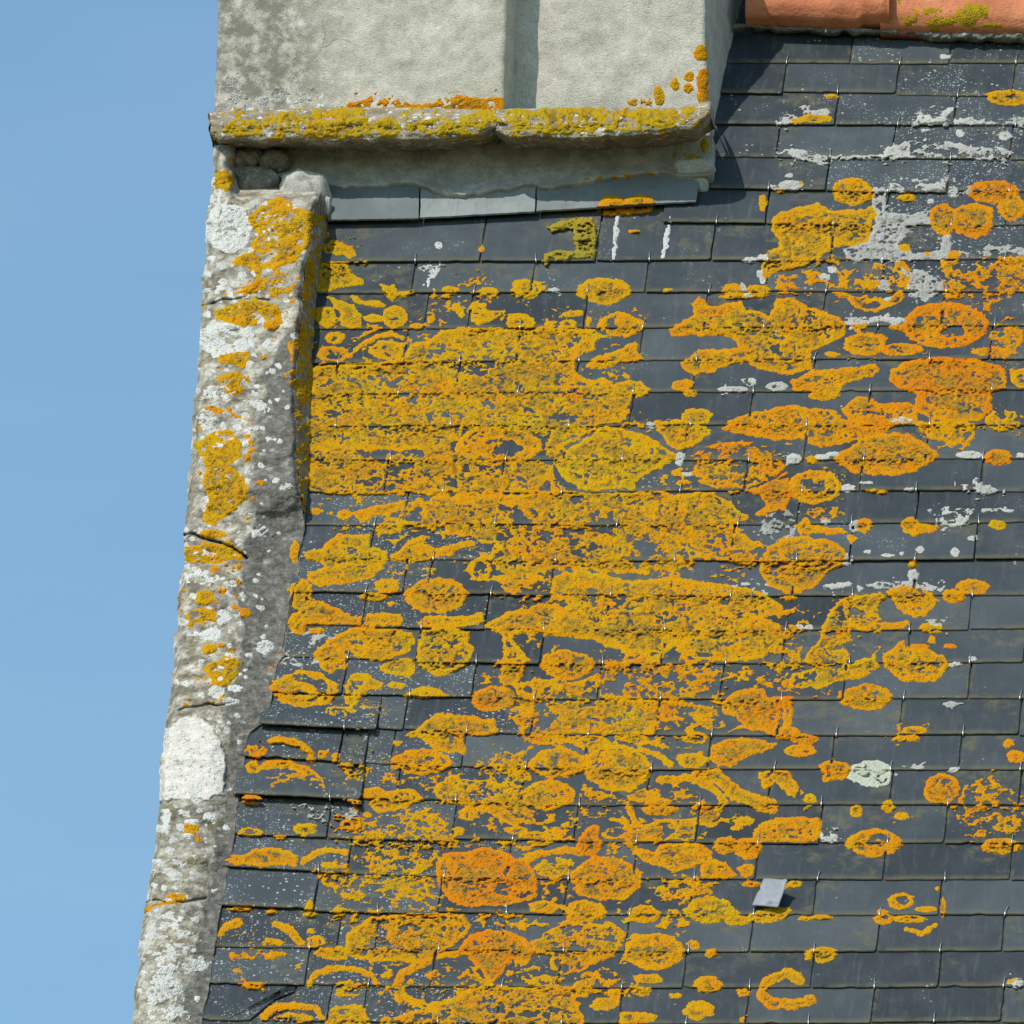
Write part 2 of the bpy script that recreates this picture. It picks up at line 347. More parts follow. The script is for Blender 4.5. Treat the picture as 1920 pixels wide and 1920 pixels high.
def slate_geo(s):
    """outline in roof coordinates, uneven tail and side edges; returns vertices, faces, tail and side distances"""
    r_ = np.random.default_rng(s['seed']+5000); wd = s['ub']-s['ua']; L = EXPO*2.12
    n = max(5, int(wd/.014)); pts = []
    jit = lambda a: r_.normal(0, a)
    cl, cr = r_.random()**2*.006+.0008, r_.random()**2*.007+.0008
    for i in range(n+1):
        f = i/n; u = s['ua']+wd*f; v = s['va']+(s['vb']-s['va'])*f+jit(.00045)
        if r_.random() < .06: v += r_.random()*.005
        if i == 0: pts += [(u, v+cl), (u+cl*.5, v+.0005)]; continue
        if i == n: pts += [(u-cr*.5, v+.0005), (u, v+cr)]; continue
        pts.append((u, v))
    vb = s['vb']; va = s['va']
    for i in range(1, 9): pts.append((s['ub']+jit(.0006), vb+cr+(L-cr)*i/8))
    for i in range(8, 0, -1): pts.append((s['ua']+jit(.0006), va+cl+(L-cl)*i/8))
    if (s['k'], s['j']) == (28, 0):
        pts = [p for p in pts]
        u0 = s['ub']; pts = [(u, v+max(0, (u-(u0-.075)))*1.6) if v < s['va']+.06 else (u, v) for u, v in pts]
    V, tail, side = [], [], []
    bev = .0011
    cu, cv = np.mean([p[0] for p in pts]), np.mean([p[1] for p in pts])
    for lvl in range(3):
        for (u, v) in pts:
            top, t = slate_top(s, u, v)
            uu, vv = u, v
            if lvl == 0:
                uu = u+bev*np.sign(cu-u)*(1 if abs(u-cu) > wd*.45 else 0); vv = v+(bev if t < .02 else 0); h = top
            elif lvl == 1: h = top-.0012
            else: h = top-TH
            V.append(np.array([uu, 0, 0])+SLP*vv+NRM*h); tail.append(t*1000); side.append(min(uu-s['ua'], s['ub']-uu)*1000)
    m_ = len(pts); F = [tuple(range(m_))]
    for l in range(2):
        for i in range(m_):
            i2 = (i+1) % m_; F.append((l*m_+i, (l+1)*m_+i, (l+1)*m_+i2, l*m_+i2))
    F.append(tuple(range(3*m_-1, 2*m_-1, -1)))
    return V, F, tail, side
def slate_mesh(group, name):
    V, F, T, S, Rn, Sp = [], [], [], [], [], []
    for s in group:
        v, f, t, sd_ = slate_geo(s); o = len(V)
        V += v; F += [tuple(i+o for i in q) for q in f]; T += t; S += sd_; Rn += [s['rnd']]*len(v)
        x, y = s['xa'], ROWS[s['k']][2]
        sp = .25+.75*(x < 760 and y > 980)+.5*(x > 1500 and y < 560)+.18*(y < 620)
        Sp += [min(1, sp)]*len(v)
    me = poly_mesh(name, V, F)
    for nm, a in (("tail_mm", T), ("side_mm", S), ("rnd", Rn), ("speck", Sp)):
        at = me.attributes.new(nm, 'FLOAT', 'POINT'); at.data.foreach_set("value", np.array(a, np.float32))
    return me

# ------------------------------------------------------------------ growth shapes (photo points)
def D(cx, cy, rx, ry, hue=.4, dens=1, hole=0, hx=0, hy=0): return ('D', (cx, cy, rx, ry, hole, hx, hy), hue, dens)
def P(hue, dens, *pts): return ('P', pts, hue, dens)
def W(hue, width, *pts, dens=1): return ('W', (pts, width), hue, dens)
def seg_dist(X, Y, pts, closed):
    d = np.full(X.shape, 1e9); n = len(pts)
    for i in range(n if closed else n-1):
        (x0, y0), (x1, y1) = pts[i], pts[(i+1) % n]; dx, dy = x1-x0, y1-y0; L = dx*dx+dy*dy+1e-9
        t = np.clip(((X-x0)*dx+(Y-y0)*dy)/L, 0, 1); d = np.minimum(d, np.hypot(X-x0-t*dx, Y-y0-t*dy))
    return d
def inside(X, Y, pts):
    r = np.zeros(X.shape, bool); n = len(pts)
    for i in range(n):
        (x0, y0), (x1, y1) = pts[i], pts[(i+1) % n]
        if y0 == y1: continue
        c = ((y0 > Y) != (y1 > Y)) & (X < (x1-x0)*(Y-y0)/(y1-y0)+x0); r ^= c
    return r
def bbox(sh):
    t, g = sh[0], sh[1]
    if t == 'D': return g[0]-g[2]-14, g[0]+g[2]+14, g[1]-g[3]-14, g[1]+g[3]+14
    pts = g if t == 'P' else g[0]; m_ = 16+(0 if t == 'P' else g[1]/2)
    xs, ys = [p[0] for p in pts], [p[1] for p in pts]
    return min(xs)-m_, max(xs)+m_, min(ys)-m_, max(ys)+m_
def field(sh, X, Y, N):
    """signed distance in photo points, positive inside, with lobed edge and gaps; N = noise layers on this grid"""
    t, g, hue, dens = sh; ring = None
    if t == 'D':
        cx, cy, rx, ry, hole, hx, hy = g
        r = np.sqrt(((X-cx)/rx)**2+((Y-cy)/ry)**2); sc = (rx+ry)*.5
        d = (1-r)*sc*(.8 if rx > ry*1.2 else 1)
        if hole:
            r2 = np.sqrt(((X-cx-hx)/(rx*hole))**2+((Y-cy-hy)/(ry*hole))**2); ring = (r2-1)*sc*hole
        small = min(1, min(rx, ry)/16)
    elif t == 'P':
        d = seg_dist(X, Y, g, True); d = np.where(inside(X, Y, g), d, -d); small = 1
    else:
        d = g[1]/2-seg_dist(X, Y, g[0], False); small = min(1, g[1]/18)
    cr_ = 1.0 if (t == 'P' and dens < .9) else .5
    d = d+(N['a']-.5)*11*small*cr_+(N['b']-.5)*8*(.4+.6*small)*cr_+(N['c']-.5)*3.6
    if ring is not None:
        rr = ring+(N['b']-.5)*12+(N['a']-.5)*8
        crust = (N['f']-.60)*30
        d = np.minimum(d, np.maximum(rr, crust))
    if dens < 1:
        gap = (N['f']-(1-dens)*(.75 if dens > .9 else 1)-(.045 if dens > .9 else .10 if dens > .8 else 0)*sstep(9, 30, d))*34 if dens > .78 else (N['g']-(1-max(dens-.09, .20)))*22
        keep = sstep(3, 9, d) if dens >= .8 else 1.0
        d = np.where(gap < d, d*(1-keep)+np.minimum(d, gap)*keep, d)
        if dens >= .8 and t == 'P' and dens < .97:     # worn middles of single colonies inside a mat
            worn = (N['f1']*62-(10+26*N['cid']))+(N['b']-.5)*16+(N['c']-.5)*8
            d = np.where((N['cid'] < .26) & (d > 6), np.minimum(d, np.maximum(worn, (N['f']-.55)*30)), d)
    else:
        gap = (N['f']-.035)*40; d = np.where((gap < d) & (d > 7), gap, d)
    return d
def worley(X, Y, size, seed):
    x = X/size; y = Y/size; xi = np.floor(x).astype(int); yi = np.floor(y).astype(int)
    f1 = np.full(X.shape, 9.); f2 = np.full(X.shape, 9.); cid = np.zeros(X.shape)
    for dx in (-1, 0, 1):
        for dy in (-1, 0, 1):
            a, b = (xi+dx+seed*13) & 255, (yi+dy+seed*29) & 255
            d = np.hypot(xi+dx+TAB[a, b]-x, yi+dy+TAB[b, (a*3+7) & 255]-y)
            nr = d < f1; f2 = np.where(nr, f1, np.minimum(f2, d)); cid = np.where(nr, TAB[(a*5+b) & 255, (b*7+a) & 255], cid); f1 = np.where(nr, d, f1)
    return f1, f2, cid
def noise_layers(X, Y, fs=.6):
    Yw = Y/fs
    wx, wy = X+(vnoise(X, Yw, 16, 12)-.5)*20, Yw+(vnoise(X, Yw, 16, 13)-.5)*20
    f1, f2, cid = worley(wx, wy, 62, 1)
    W_ = dict(f1=f1, ed=(f2-f1)*62*.5, cid=cid)
    n0 = noise_layers0(X, Yw); n0['lo'] = fbm(X, Yw, 130, 2, 14); n0['g'] = rank(.42*n0['f']+.58*rank(fbm(X, Yw, 15, 3, 9, .7)))
    return dict(W_, **n0)
def noise_layers0(X, Yw):
    return dict(a=vnoise(X, Yw, 26, 1), b=vnoise(X, Yw, 10.5, 2), c=vnoise(X, Yw, 5, 3), f=rank(fbm(X, Yw, 34, 4, 4, .75)),
                h1=vnoise(X, Yw, 9, 6), h2=vnoise(X, Yw, 4.6, 7), h3=vnoise(X, Yw, 19, 8))
def thickness(d, N, amp):
    up = .0003+.0011*(1-np.exp(-np.maximum(d, 0)/4.5))+.0005*np.exp(-((d-5)/3.5)**2)
    bump = ((N['h1']-.5)*1.4+(N['h2']-.5)*2.0+(N['h3']-.5)*1.0)*.0012*(1+.6*sstep(10, 26, d))*sstep(1, 8, d)
    return np.where(d > 0, (up+bump)*amp, np.maximum(d*.0007, -.004))
def grow(items, X, Y, N, base, fs=.6, cut=None, use_box=True):
    """items = [(key, shapes, material, thickness factor)]; base(slice, t) gives points raised by t metres. One owner per cell."""
    best = np.full(X.shape, -99.0); own = np.full(X.shape, -1, int); hue = np.zeros(X.shape); amp = np.ones(X.shape); dn = np.ones(X.shape)
    ref = None; FP = np.zeros(X.shape, bool)
    for i, (key, shapes, mat, am) in enumerate(items):
        if isinstance(key, tuple) and key[0] == 'c' and ref is None: ref = best.copy()
        for sh in shapes:
            x0, x1, y0, y1 = bbox(sh)
            if use_box:
                c0, c1 = np.searchsorted(X[0], [x0, x1]); r0, r1 = np.searchsorted(Y[:, 0], [y0, y1])
                if c1-c0 < 2 or r1-r0 < 2: continue
                sl_ = (slice(r0, r1), slice(c0, c1))
            else: sl_ = (slice(None), slice(None))
            d = field(sh, X[sl_], Y[sl_], {k: v[sl_] for k, v in N.items()})
            if cut is not None: d = d+cut[sl_]
            if sh[0] == 'D' and sh[1][4] and ref is None:
                g_ = sh[1]; FP[sl_] |= ((X[sl_]-g_[0])/g_[2])**2+((Y[sl_]-g_[1])/g_[3])**2 < .92
            if ref is not None and isinstance(key, tuple) and key[0] == 'c':     # merged crust keeps off the rims and worn middles of single colonies
                q_ = ref[sl_]; d = np.where(q_ > -9, d-16*np.exp(-((q_+2.5)/2.6)**2)*(N['h3'][sl_] > .30), d)
                d = np.where(FP[sl_], np.minimum(d, (N['g'][sl_]-.72)*22), d)
            b = best[sl_]; w = d > b
            b[w] = d[w]; own[sl_][w] = i; hue[sl_][w] = sh[2]; amp[sl_][w] = am; dn[sl_][w] = sh[3]
    hue = np.clip(hue+(N['h3']-.5)*.28+(N['a']-.5)*.25+(N['lo']-.5)*.42, 0, 1)
    for _ in range(2):
        hue = (hue+np.roll(hue, 1, 0)+np.roll(hue, -1, 0)+np.roll(hue, 1, 1)+np.roll(hue, -1, 1))/5
    crumb = (N['c']*.38+N['b']*.34+N['h2']*.28-.66)*34
    near = (best < 0) & (best > -13) & (own >= 0) & (N['h3'] > .42) & (dn < .9)
    best = np.where(near & (crumb > best), crumb, best)
    edge = N['ed']+(N['c']-.5)*3
    hue = np.clip(hue+(N['cid']-.5)*.30, 0, 1)
    Pts = base(thickness(best, N, amp)-.0013*np.exp(-(edge/2.2)**2)*sstep(4, 9, best))
    rim = np.maximum(np.exp(-(np.maximum(best-3, 0)/6.5)**2), .95*np.exp(-((edge-5)/4)**2)*(N['cid'] > .25)*sstep(3, 7, best)); pit = np.maximum(sstep(.60, .80, 1-N['h2']*.6-N['h1']*.4)*sstep(5, 11, best), .8*np.exp(-(edge/1.8)**2)*sstep(5, 9, best)*(N['a'] > .45))
    on = best > -1.0
    any_ = on[:-1, :-1] | on[1:, :-1] | on[:-1, 1:] | on[1:, 1:]
    cown = own[:-1, :-1]
    for alt in (own[1:, :-1], own[:-1, 1:], own[1:, 1:]): cown = np.where(cown < 0, alt, cown)
    out = {}
    for i, (key, shapes, mat, am) in enumerate(items):
        mk = any_ & (cown == i)
        if mk.sum() < 4: continue
        out[key] = (grid_mesh(key if isinstance(key, str) else "growth", Pts, dict(hue=hue, rim=rim, pit=pit), mk), mat, int(mk.sum()))
    return out, best

# ------------------------------------------------------------------ orange lichens on the slates
OR = "orange and yellow lichen colonies on the slates"
# (name, label, shapes)
THINGS = [
 ("lichen_rosette", "small yellow dome of lichen against the coping just under the first big dark slate", [P(.12,.8,(602,480),(604,462),(625,450),(645,451),(662,464),(676,485),(650,484),(625,481))]),
 ("lichen_patch", "knobbly yellow lichen patch against the coping, one course under the yellow dome", [P(.08,.95,(600,490),(652,490),(658,512),(683,523),(678,537),(640,540),(592,549))]),
 ("lichen_patch", "yellow lichen shaped like a bent wedge, third slate course beside the coping", [P(.12,1,(612,557),(640,562),(665,570),(678,590),(676,612),(640,612),(640,590),(625,575))]),
 ("lichen_patch", "thin yellow lichen finger curving over the bent wedge beside the coping", [P(.12,1,(650,552),(668,553),(682,564),(712,564),(727,573),(700,576),(672,572))]),
 ("lichen_rosette", "small round yellow lichen touching the coping beside the bent wedge", [D(610,593,20,19,.08)]),
 ("lichen_rosette", "yellow lichen with a cut straight side at a slate joint, nearest the bent wedge", [D(740,594,23,20,.1), D(700,597,20,8,.12)]),
 ("lichen_patch", "ragged yellow lichen strip along a slate tail above the bent wedge", [P(.1,.9,(712,533),(738,535),(745,548),(765,545),(775,548),(770,553),(745,556),(735,563),(728,556))]),
 ("lichen_rosette", "small yellow lichen ring with a grey centre below the chimney, split by a slate joint", [D(989,541,32,18,.15,1,.42,-5,-2)]),
 ("lichen_patch", "yellow lichen with a looped crest beside a slate joint, above the big yellow mat", [P(.12,.95,(873,603),(878,575),(890,567),(910,570),(915,582),(950,580),(930,600),(900,608))]),
 ("lichen_rosette", "yellow lichen hump on the upper edge of the big yellow mat", [P(.15,.95,(948,605),(955,590),(985,588),(1004,603),(998,614),(955,615))]),
 ("lichen_ring", "thin open arch of yellow lichen round bare slate, left end of the big yellow mat", [W(.3,9,(655,668),(675,648),(705,632),(735,626),(754,634))]),
 ("lichen_patch", "gold and orange lichen tuft beside the coping at the left of the open arch", [D(625,664,32,15,.4,.85), D(627,634,18,11,.2,1,.5)]),
 ("lichen_rosette", "lens shaped golden lichen crossing a slate tail, alone under the chimney", [D(1130,546,49,25,.22,.97)]),
 ("lichen_rosette", "golden oval lichen with two grey holes, one course below the lone lens", [D(1163,608,43,22,.32,.88)]),
 ("lichen_patch", "slanted yellow lichen bar ending at a slate joint, below the oval with two holes", [P(.3,.95,(1097,688),(1120,668),(1165,655),(1170,645),(1195,643),(1198,660),(1204,672),(1195,675),(1160,680),(1140,693),(1115,694))]),
 ("lichen_patch", "two lobed orange lichen on the sunlit flashing slate under the chimney", [D(1146,386,25,19,.5), D(1199,382,30,17,.45), D(1172,392,16,12,.5)]),
 ("lichen_rosette", "smooth golden oval lichen with white crust at its side, near the chimney corner", [D(1598,359,40,25,.3)]),
 ("lichen_patch", "large golden lichen slab beside grey crust near the chimney corner", [P(.28,.98,(1443,412),(1465,395),(1500,388),(1530,382),(1560,392),(1600,395),(1635,388),(1648,400),(1637,415),(1632,435),(1625,452),(1600,462),(1565,465),(1540,480),(1510,500),(1480,508),(1445,512),(1430,530),(1425,500),(1440,470),(1462,462),(1460,445),(1448,440))]),
 ("lichen_rosette", "narrower deep orange lobe of the touching pair on the slate joint", [D(1769,411,27,29,.7)]),
 ("lichen_rosette", "wider deep orange lobe of the touching pair on the slate joint", [D(1823,413,42,33,.7)]),
 ("lichen_rosette", "deep orange oval lichen lying just above the touching orange pair", [D(1863,359,49,22,.8), D(1897,388,26,26,.6,.95)]),
 ("lichen_rosette", "small flat yellow oval lichen alone near the top under the ridge tiles", [D(1889,184,40,15,.15)]),
 ("lichen_patch", "sprawling orange lichen blotch with a bare slot, beneath the golden slab", [P(.42,.95,(1255,617),(1270,605),(1300,590),(1298,570),(1310,557),(1322,565),(1322,575),(1345,575),(1390,563),(1400,578),(1440,590),(1455,560),(1480,560),(1520,575),(1560,590),(1588,610),(1580,630),(1545,650),(1520,660),(1525,690),(1490,700),(1450,700),(1420,690),(1400,678),(1370,685),(1330,700),(1305,703),(1280,690),(1278,680),(1310,655),(1345,655),(1385,652),(1380,640),(1350,625),(1310,632),(1300,625),(1260,630))]),
 ("lichen_ring", "half ring of orange lichen hanging below a slate tail under grey crust", [P(.55,.8,(1565,546),(1590,560),(1605,578),(1625,585),(1650,584),(1680,572),(1695,555),(1692,546),(1660,562),(1620,556))]),
 ("lichen_ring", "large deep orange lichen ring with a bare grey slot in its lower half", [D(1772,610,80,43,.82,1,.36,8,8), D(1685,614,20,6,.6)]),
 ("lichen_patch", "orange lichen tuft joined to the lower edge of the ring with the grey slot", [D(1622,645,40,23,.65,.88), D(1690,655,42,12,.8,.85)]),
 ("lichen_patch", "largest deep orange lichen mat, broad and solid, below the ring with the grey slot", [P(.9,.985,(1668,692),(1705,677),(1750,670),(1830,672),(1870,683),(1890,705),(1887,728),(1860,735),(1855,772),(1835,792),(1750,790),(1715,768),(1718,738),(1690,730),(1668,716))]),
 ("lichen_patch", "bright orange saddle shaped lichen at the lower side of the largest deep orange mat", [P(.8,.95,(1580,768),(1600,748),(1625,742),(1645,755),(1660,758),(1700,752),(1722,766),(1720,792),(1690,797),(1630,800),(1595,793))]),
 ("lichen_patch", "brownish fringed lichen fan under the largest deep orange mat", [P(.5,.85,(1712,795),(1760,785),(1830,790),(1834,815),(1815,832),(1790,840),(1760,834),(1735,820))]),
 ("lichen_patch", "long jagged orange lichen crossing a joint above the long band", [P(.6,.95,(1482,717),(1510,700),(1525,692),(1580,690),(1640,683),(1650,690),(1640,707),(1600,714),(1582,724),(1575,737),(1560,750),(1540,742),(1520,735),(1485,732)), D(1545,742,30,9,.5)]),
 ("lichen_patch", "long wavy orange lichen band running along a slate tail", [P(.66,.96,(1355,805),(1370,790),(1400,775),(1440,768),(1480,758),(1520,765),(1560,770),(1578,785),(1600,797),(1670,800),(1665,810),(1600,828),(1570,832),(1540,836),(1500,826),(1470,822),(1440,821),(1400,818),(1380,815))]),
 ("lichen_rosette", "big lens shaped orange lichen with dark central cracks below the long wavy band", [P(.72,.975,(1563,855),(1590,840),(1610,822),(1650,811),(1700,811),(1735,828),(1760,852),(1752,866),(1720,882),(1680,892),(1640,892),(1600,887),(1573,872))]),
 ("lichen_rosette", "small plain orange oval lichen beside the tip of the big lens", [D(1873,857,28,15,.85)]),
 ("lichen_patch", "broken fringe of golden lichen at the picture edge above the plain orange oval", [D(1888,790,40,20,.45,.72)]),
 ("lichen_patch", "yellow lichen shield with a notched lower rim, above the pointed olive patch", [P(.22,.97,(1226,790),(1290,787),(1332,803),(1332,815),(1300,835),(1270,842),(1253,835),(1245,825),(1232,810)), D(1308,782,28,16,.3)]),
 ("lichen_patch", "large olive yellow lichen with a pointed end in the middle of the roof", [P(.04,.985,(1038,865),(1065,840),(1110,815),(1125,800),(1160,800),(1200,815),(1235,830),(1272,857),(1240,875),(1220,885),(1190,905),(1190,918),(1120,919),(1085,917),(1050,895))]),
 ("lichen_ring", "broad golden lichen ring with a crusty grey middle in the big yellow mat", [D(934,836,80,38,.5,.93,.5,5,4)]),
 ("lichen_ring", "faint orange lichen ring cut by a steel hook, next to the deep orange wedge", [D(1380,872,88,44,.6,.78,.35)]),
 ("lichen_patch", "deep orange wedge of lichen at the edge of the central mats", [P(.88,.97,(1400,920),(1440,905),(1480,893),(1492,925),(1472,952),(1430,967),(1413,965),(1440,945),(1425,930))]),
 ("lichen_ring", "pale worn lichen ring holding grey slate, under the big lens", [D(1526,913,53,32,.45,.8,.5)]),
 ("lichen_rosette", "big round orange lichen with a dark bare eye, right of the central mats", [P(.55,.95,(1424,1050),(1440,1025),(1470,1008),(1510,1002),(1540,1012),(1560,1015),(1585,1028),(1588,1045),(1575,1060),(1550,1078),(1530,1100),(1500,1113),(1470,1111),(1440,1096),(1425,1075))]),
 ("lichen_patch", "flat orange lichen tongue under the pale worn ring, ending at a joint", [P(.6,.95,(1488,985),(1510,972),(1525,985),(1582,990),(1587,998),(1540,1001),(1500,1004))]),
 ("lichen_rosette", "orange lichen knob just across the joint from the flat tongue", [D(1617,985,18,14,.6)]),
 ("lichen_patch", "ragged orange lichen beside the white oval crust", [P(.55,.92,(1688,977),(1712,968),(1722,980),(1762,987),(1745,1000),(1715,1007),(1692,998))]),
 ("lichen_rosette", "tiny bright yellow lichen beyond the white oval crust, near the picture edge", [D(1871,984,17,10,.05)]),
 ("lichen_patch", "slanting golden lichen bar above the sparse slate by the coping", [P(.4,.97,(663,962),(690,950),(760,937),(767,945),(740,960),(705,967),(690,978),(675,980))]),
 ("lichen_rosette", "small golden lichen dot on the speckled slate beside the coping, left of the slanting bar", [D(645,967,14,10,.4)]),
 ("lichen_patch", "big yellow lichen with a rough dark middle beside the coping at mid height", [P(.18,.96,(563,1032),(600,1030),(635,1003),(693,1002),(697,1022),(725,1033),(730,1050),(712,1071),(690,1087),(640,1095),(600,1101),(578,1087),(578,1072),(610,1065),(600,1052),(575,1050))]),
 ("lichen_patch", "winged golden lichen touching the big rough yellow one", [P(.42,1,(726,1044),(750,1030),(765,1012),(790,1003),(807,1006),(790,1020),(813,1027),(813,1049),(770,1056),(740,1053))]),
 ("lichen_patch", "thin golden lichen streak pointing away from the winged patch", [P(.42,.97,(815,1032),(850,1020),(885,1012),(893,1022),(860,1031),(840,1042),(818,1045))]),
 ("lichen_rosette", "golden rosette torn in two by a step in the slates, under the winged patch", [D(818,1117,60,34,.55,.985)]),
 ("lichen_patch", "golden lichen mound spilling from the coping over a clean slate", [P(.35,.98,(538,1162),(575,1128),(605,1129),(640,1146),(660,1155),(682,1156),(680,1173),(640,1171),(600,1172),(575,1171),(570,1192),(550,1182),(536,1170)), P(.25,.9,(552,1100),(570,1085),(584,1098),(583,1132),(565,1148),(545,1140))]),
 ("lichen_patch", "short golden lichen bar on a slate tail under the torn rosette, nearer the coping", [P(.42,1,(680,1152),(750,1150),(754,1166),(745,1173),(682,1172))]),
 ("lichen_patch", "long golden lichen bar on a slate tail under the torn rosette, farther from the coping", [P(.42,.96,(782,1170),(795,1155),(830,1152),(860,1154),(905,1149),(908,1165),(895,1174),(790,1176))]),
 ("lichen_patch", "wide plain golden lichen cushion two courses under the mound by the coping", [P(.28,.985,(608,1200),(640,1190),(655,1178),(700,1176),(740,1177),(770,1188),(780,1205),(766,1221),(745,1231),(715,1242),(680,1237),(650,1224),(620,1208))]),
 ("lichen_rosette", "fan of golden lichen at the lower tip of the wide cushion, above the spiral ring", [D(620,1228,33,20,.4,.93), P(.35,.8,(592,1240),(648,1235),(650,1250),(620,1262),(600,1252))]),
 ("lichen_patch", "square golden lichen block right of the wide cushion beyond a joint", [P(.22,.93,(788,1180),(840,1177),(880,1185),(878,1205),(890,1215),(878,1240),(850,1262),(815,1265),(785,1250),(783,1215))]),
 ("lichen_ring", "spiral lichen ring beside the coping, a ring within a ring", [D(570,1292,62,35,.48,1,.72), D(562,1298,36,18,.4,.95,.4)]),
 ("lichen_patch", "mushroom shaped yellow lichen on the raised slate right of the spiral ring", [P(.18,.97,(648,1287),(658,1266),(690,1262),(717,1280),(718,1292),(690,1293),(675,1312),(660,1330),(648,1318))]),
 ("lichen_patch", "flat yellow lichen below the mushroom shaped one on the raised slate", [D(638,1335,32,11,.2,.88)]),
 ("lichen_patch", "crescent of yellow lichen rising from a slate tail right of the mushroom", [P(.18,.97,(750,1306),(772,1292),(810,1288),(830,1297),(848,1306),(800,1309))]),
 ("lichen_rosette", "smooth orange lichen bean at the left foot of the central mats", [D(925,1310,41,23,.72,.98)]),
 ("lichen_rosette", "pear shaped golden lichen with one bare hole, under a clean slate", [P(.38,.96,(753,1380),(785,1366),(812,1342),(850,1337),(890,1345),(925,1350),(937,1370),(930,1378),(876,1379),(872,1411),(840,1414),(815,1406),(785,1382))]),
 ("lichen_ring", "flat half worn lichen ring directly below the pear shaped one", [D(792,1429,56,24,.45,.9,.55,10,0)]),
 ("lichen_ring", "yellow arch of lichen over the narrow slates beside the coping", [W(.35,13,(508,1391),(530,1387),(560,1395),(583,1411),(582,1424))]),
 ("lichen_ring", "thick orange sickle of lichen on the lifted slate under the yellow arch", [W(.52,17,(500,1437),(540,1433),(575,1445),(600,1465),(612,1485))]),
 ("lichen_patch", "crumbly orange lichen inside the thick sickle on the lifted slate", [D(540,1466,48,17,.5,.62)]),
 ("lichen_rosette", "small double yellow lichen at the corner of the lifted slate", [D(700,1487,22,13,.28), P(.28,.92,(690,1500),(720,1487),(750,1478),(780,1480),(797,1500),(770,1509),(740,1521),(710,1526),(695,1516))]),
 ("lichen_rosette", "round golden lichen pressed against its bigger round neighbour", [D(1046,1431,53,30,.5,.95)]),
 ("lichen_rosette", "big nearly perfect round golden lichen with a rolled rim in the lower middle", [D(1160,1440,63,44,.36,.96), W(.45,13,(1200,1406),(1235,1415),(1257,1434))]),
 ("lichen_rosette", "golden half disc on a slate tail, under the pressed round neighbour", [D(1028,1491,50,30,.38,.95)]),
 ("lichen_rosette", "smooth orange lichen shield at a joint, above the white green disc's course", [P(.62,.99,(1329,1400),(1360,1385),(1400,1383),(1457,1395),(1450,1404),(1400,1421),(1370,1437),(1345,1436),(1328,1420))]),
 ("lichen_rosette", "small golden lichen leaning on the orange shield", [D(1300,1425,29,16,.5)]),
 ("lichen_patch", "diagonal orange lichen streak running down from the orange shield", [W(.6,27,(1310,1452),(1345,1456),(1380,1489),(1420,1505),(1446,1513))]),
 ("lichen_ring", "open hooked lichen ring left of the diagonal orange streak", [W(.5,15,(1240,1463),(1285,1458),(1325,1470),(1350,1490),(1357,1505),(1345,1520),(1330,1534),(1315,1541)), D(1288,1482,28,18,.5,.72)]),
 ("lichen_rosette", "orange lichen bun with a fringe, centre right, split by one slate tail", [P(.66,.96,(1353,1320),(1380,1295),(1430,1290),(1440,1305),(1487,1310),(1462,1330),(1462,1360),(1450,1376),(1410,1371),(1380,1346),(1350,1336))]),
 ("lichen_patch", "loose orange lichen tail trailing from the fringed bun", [W(.6,18,(1478,1322),(1477,1350),(1474,1374),(1490,1384),(1515,1386)), D(1475,1375,24,14,.6), D(1510,1386,24,9,.6)]),
 ("lichen_rosette", "tidy orange oval lichen alone on clean slates, above the white green disc", [D(1624,1308,52,25,.62,.97)]),
 ("lichen_rosette", "fan of orange lichen touching the white green disc", [P(.55,1,(1532,1434),(1560,1422),(1590,1430),(1596,1445),(1580,1460),(1540,1468),(1547,1450))]),
 ("lichen_rosette", "small half worn orange oval between the trailing tail and the fan", [D(1500,1408,31,12,.55,1,.45,8,1)]),
 ("lichen_patch", "dark edged lichen knot on a broken joint under the half worn oval", [P(.45,.95,(1423,1450),(1440,1443),(1480,1445),(1487,1460),(1497,1475),(1490,1496),(1475,1490),(1455,1466),(1433,1477))]),
 ("lichen_rosette", "oblong orange lichen on a slate tail, straight above the metal flake", [P(.68,.97,(1410,1560),(1425,1542),(1460,1534),(1530,1533),(1541,1541),(1535,1571),(1510,1581),(1450,1581),(1413,1575))]),
 ("lichen_rosette", "smaller of two touching golden lichens left of the slate above the metal flake", [D(1360,1585,23,15,.42)]),
 ("lichen_rosette", "larger of two touching golden lichens left of the slate above the metal flake", [D(1403,1590,26,20,.5)]),
 ("lichen_ring", "broken orange ring above the clean slates, right of the oblong lichen", [D(1640,1581,52,27,.55,.95,.38,4,-6)]),
 ("lichen_patch", "orange comma of lichen near a joint, right of the white green disc", [D(1765,1480,34,29,.7,.95)]),
 ("lichen_rosette", "half round orange lichen under the scattered crust at the picture edge", [D(1880,1586,38,16,.55,.95)]),
 ("lichen_patch", "golden angular lichen with branching arms, upper right of the central mats", [P(.3,.86,(1592,1118),(1640,1110),(1662,1120),(1640,1145),(1650,1160),(1630,1187),(1600,1180),(1590,1200),(1540,1230),(1520,1252),(1500,1242),(1540,1190),(1546,1150),(1575,1132))]),
 ("lichen_patch", "kite shaped golden lichen under white crust", [P(.4,.94,(1662,1108),(1700,1097),(1725,1100),(1767,1126),(1745,1146),(1715,1161),(1703,1155),(1680,1140))]),
 ("lichen_patch", "two orange lichen humps on a joint, beyond the kite shaped lichen", [D(1824,1100,30,14,.62), D(1788,1118,22,13,.62)]),
 ("lichen_patch", "broad golden lichen bank with a flame shaped crest, lower right of the branching one", [P(.5,.93,(1650,1232),(1695,1200),(1700,1215),(1730,1215),(1770,1228),(1780,1250),(1752,1277),(1700,1282),(1660,1252)), D(1722,1212,20,5,.85)]),
 ("lichen_rosette", "orange oval among the central mats, with a straight bare slate strip above", [D(1062,1246,51,28,.55,.985)]),
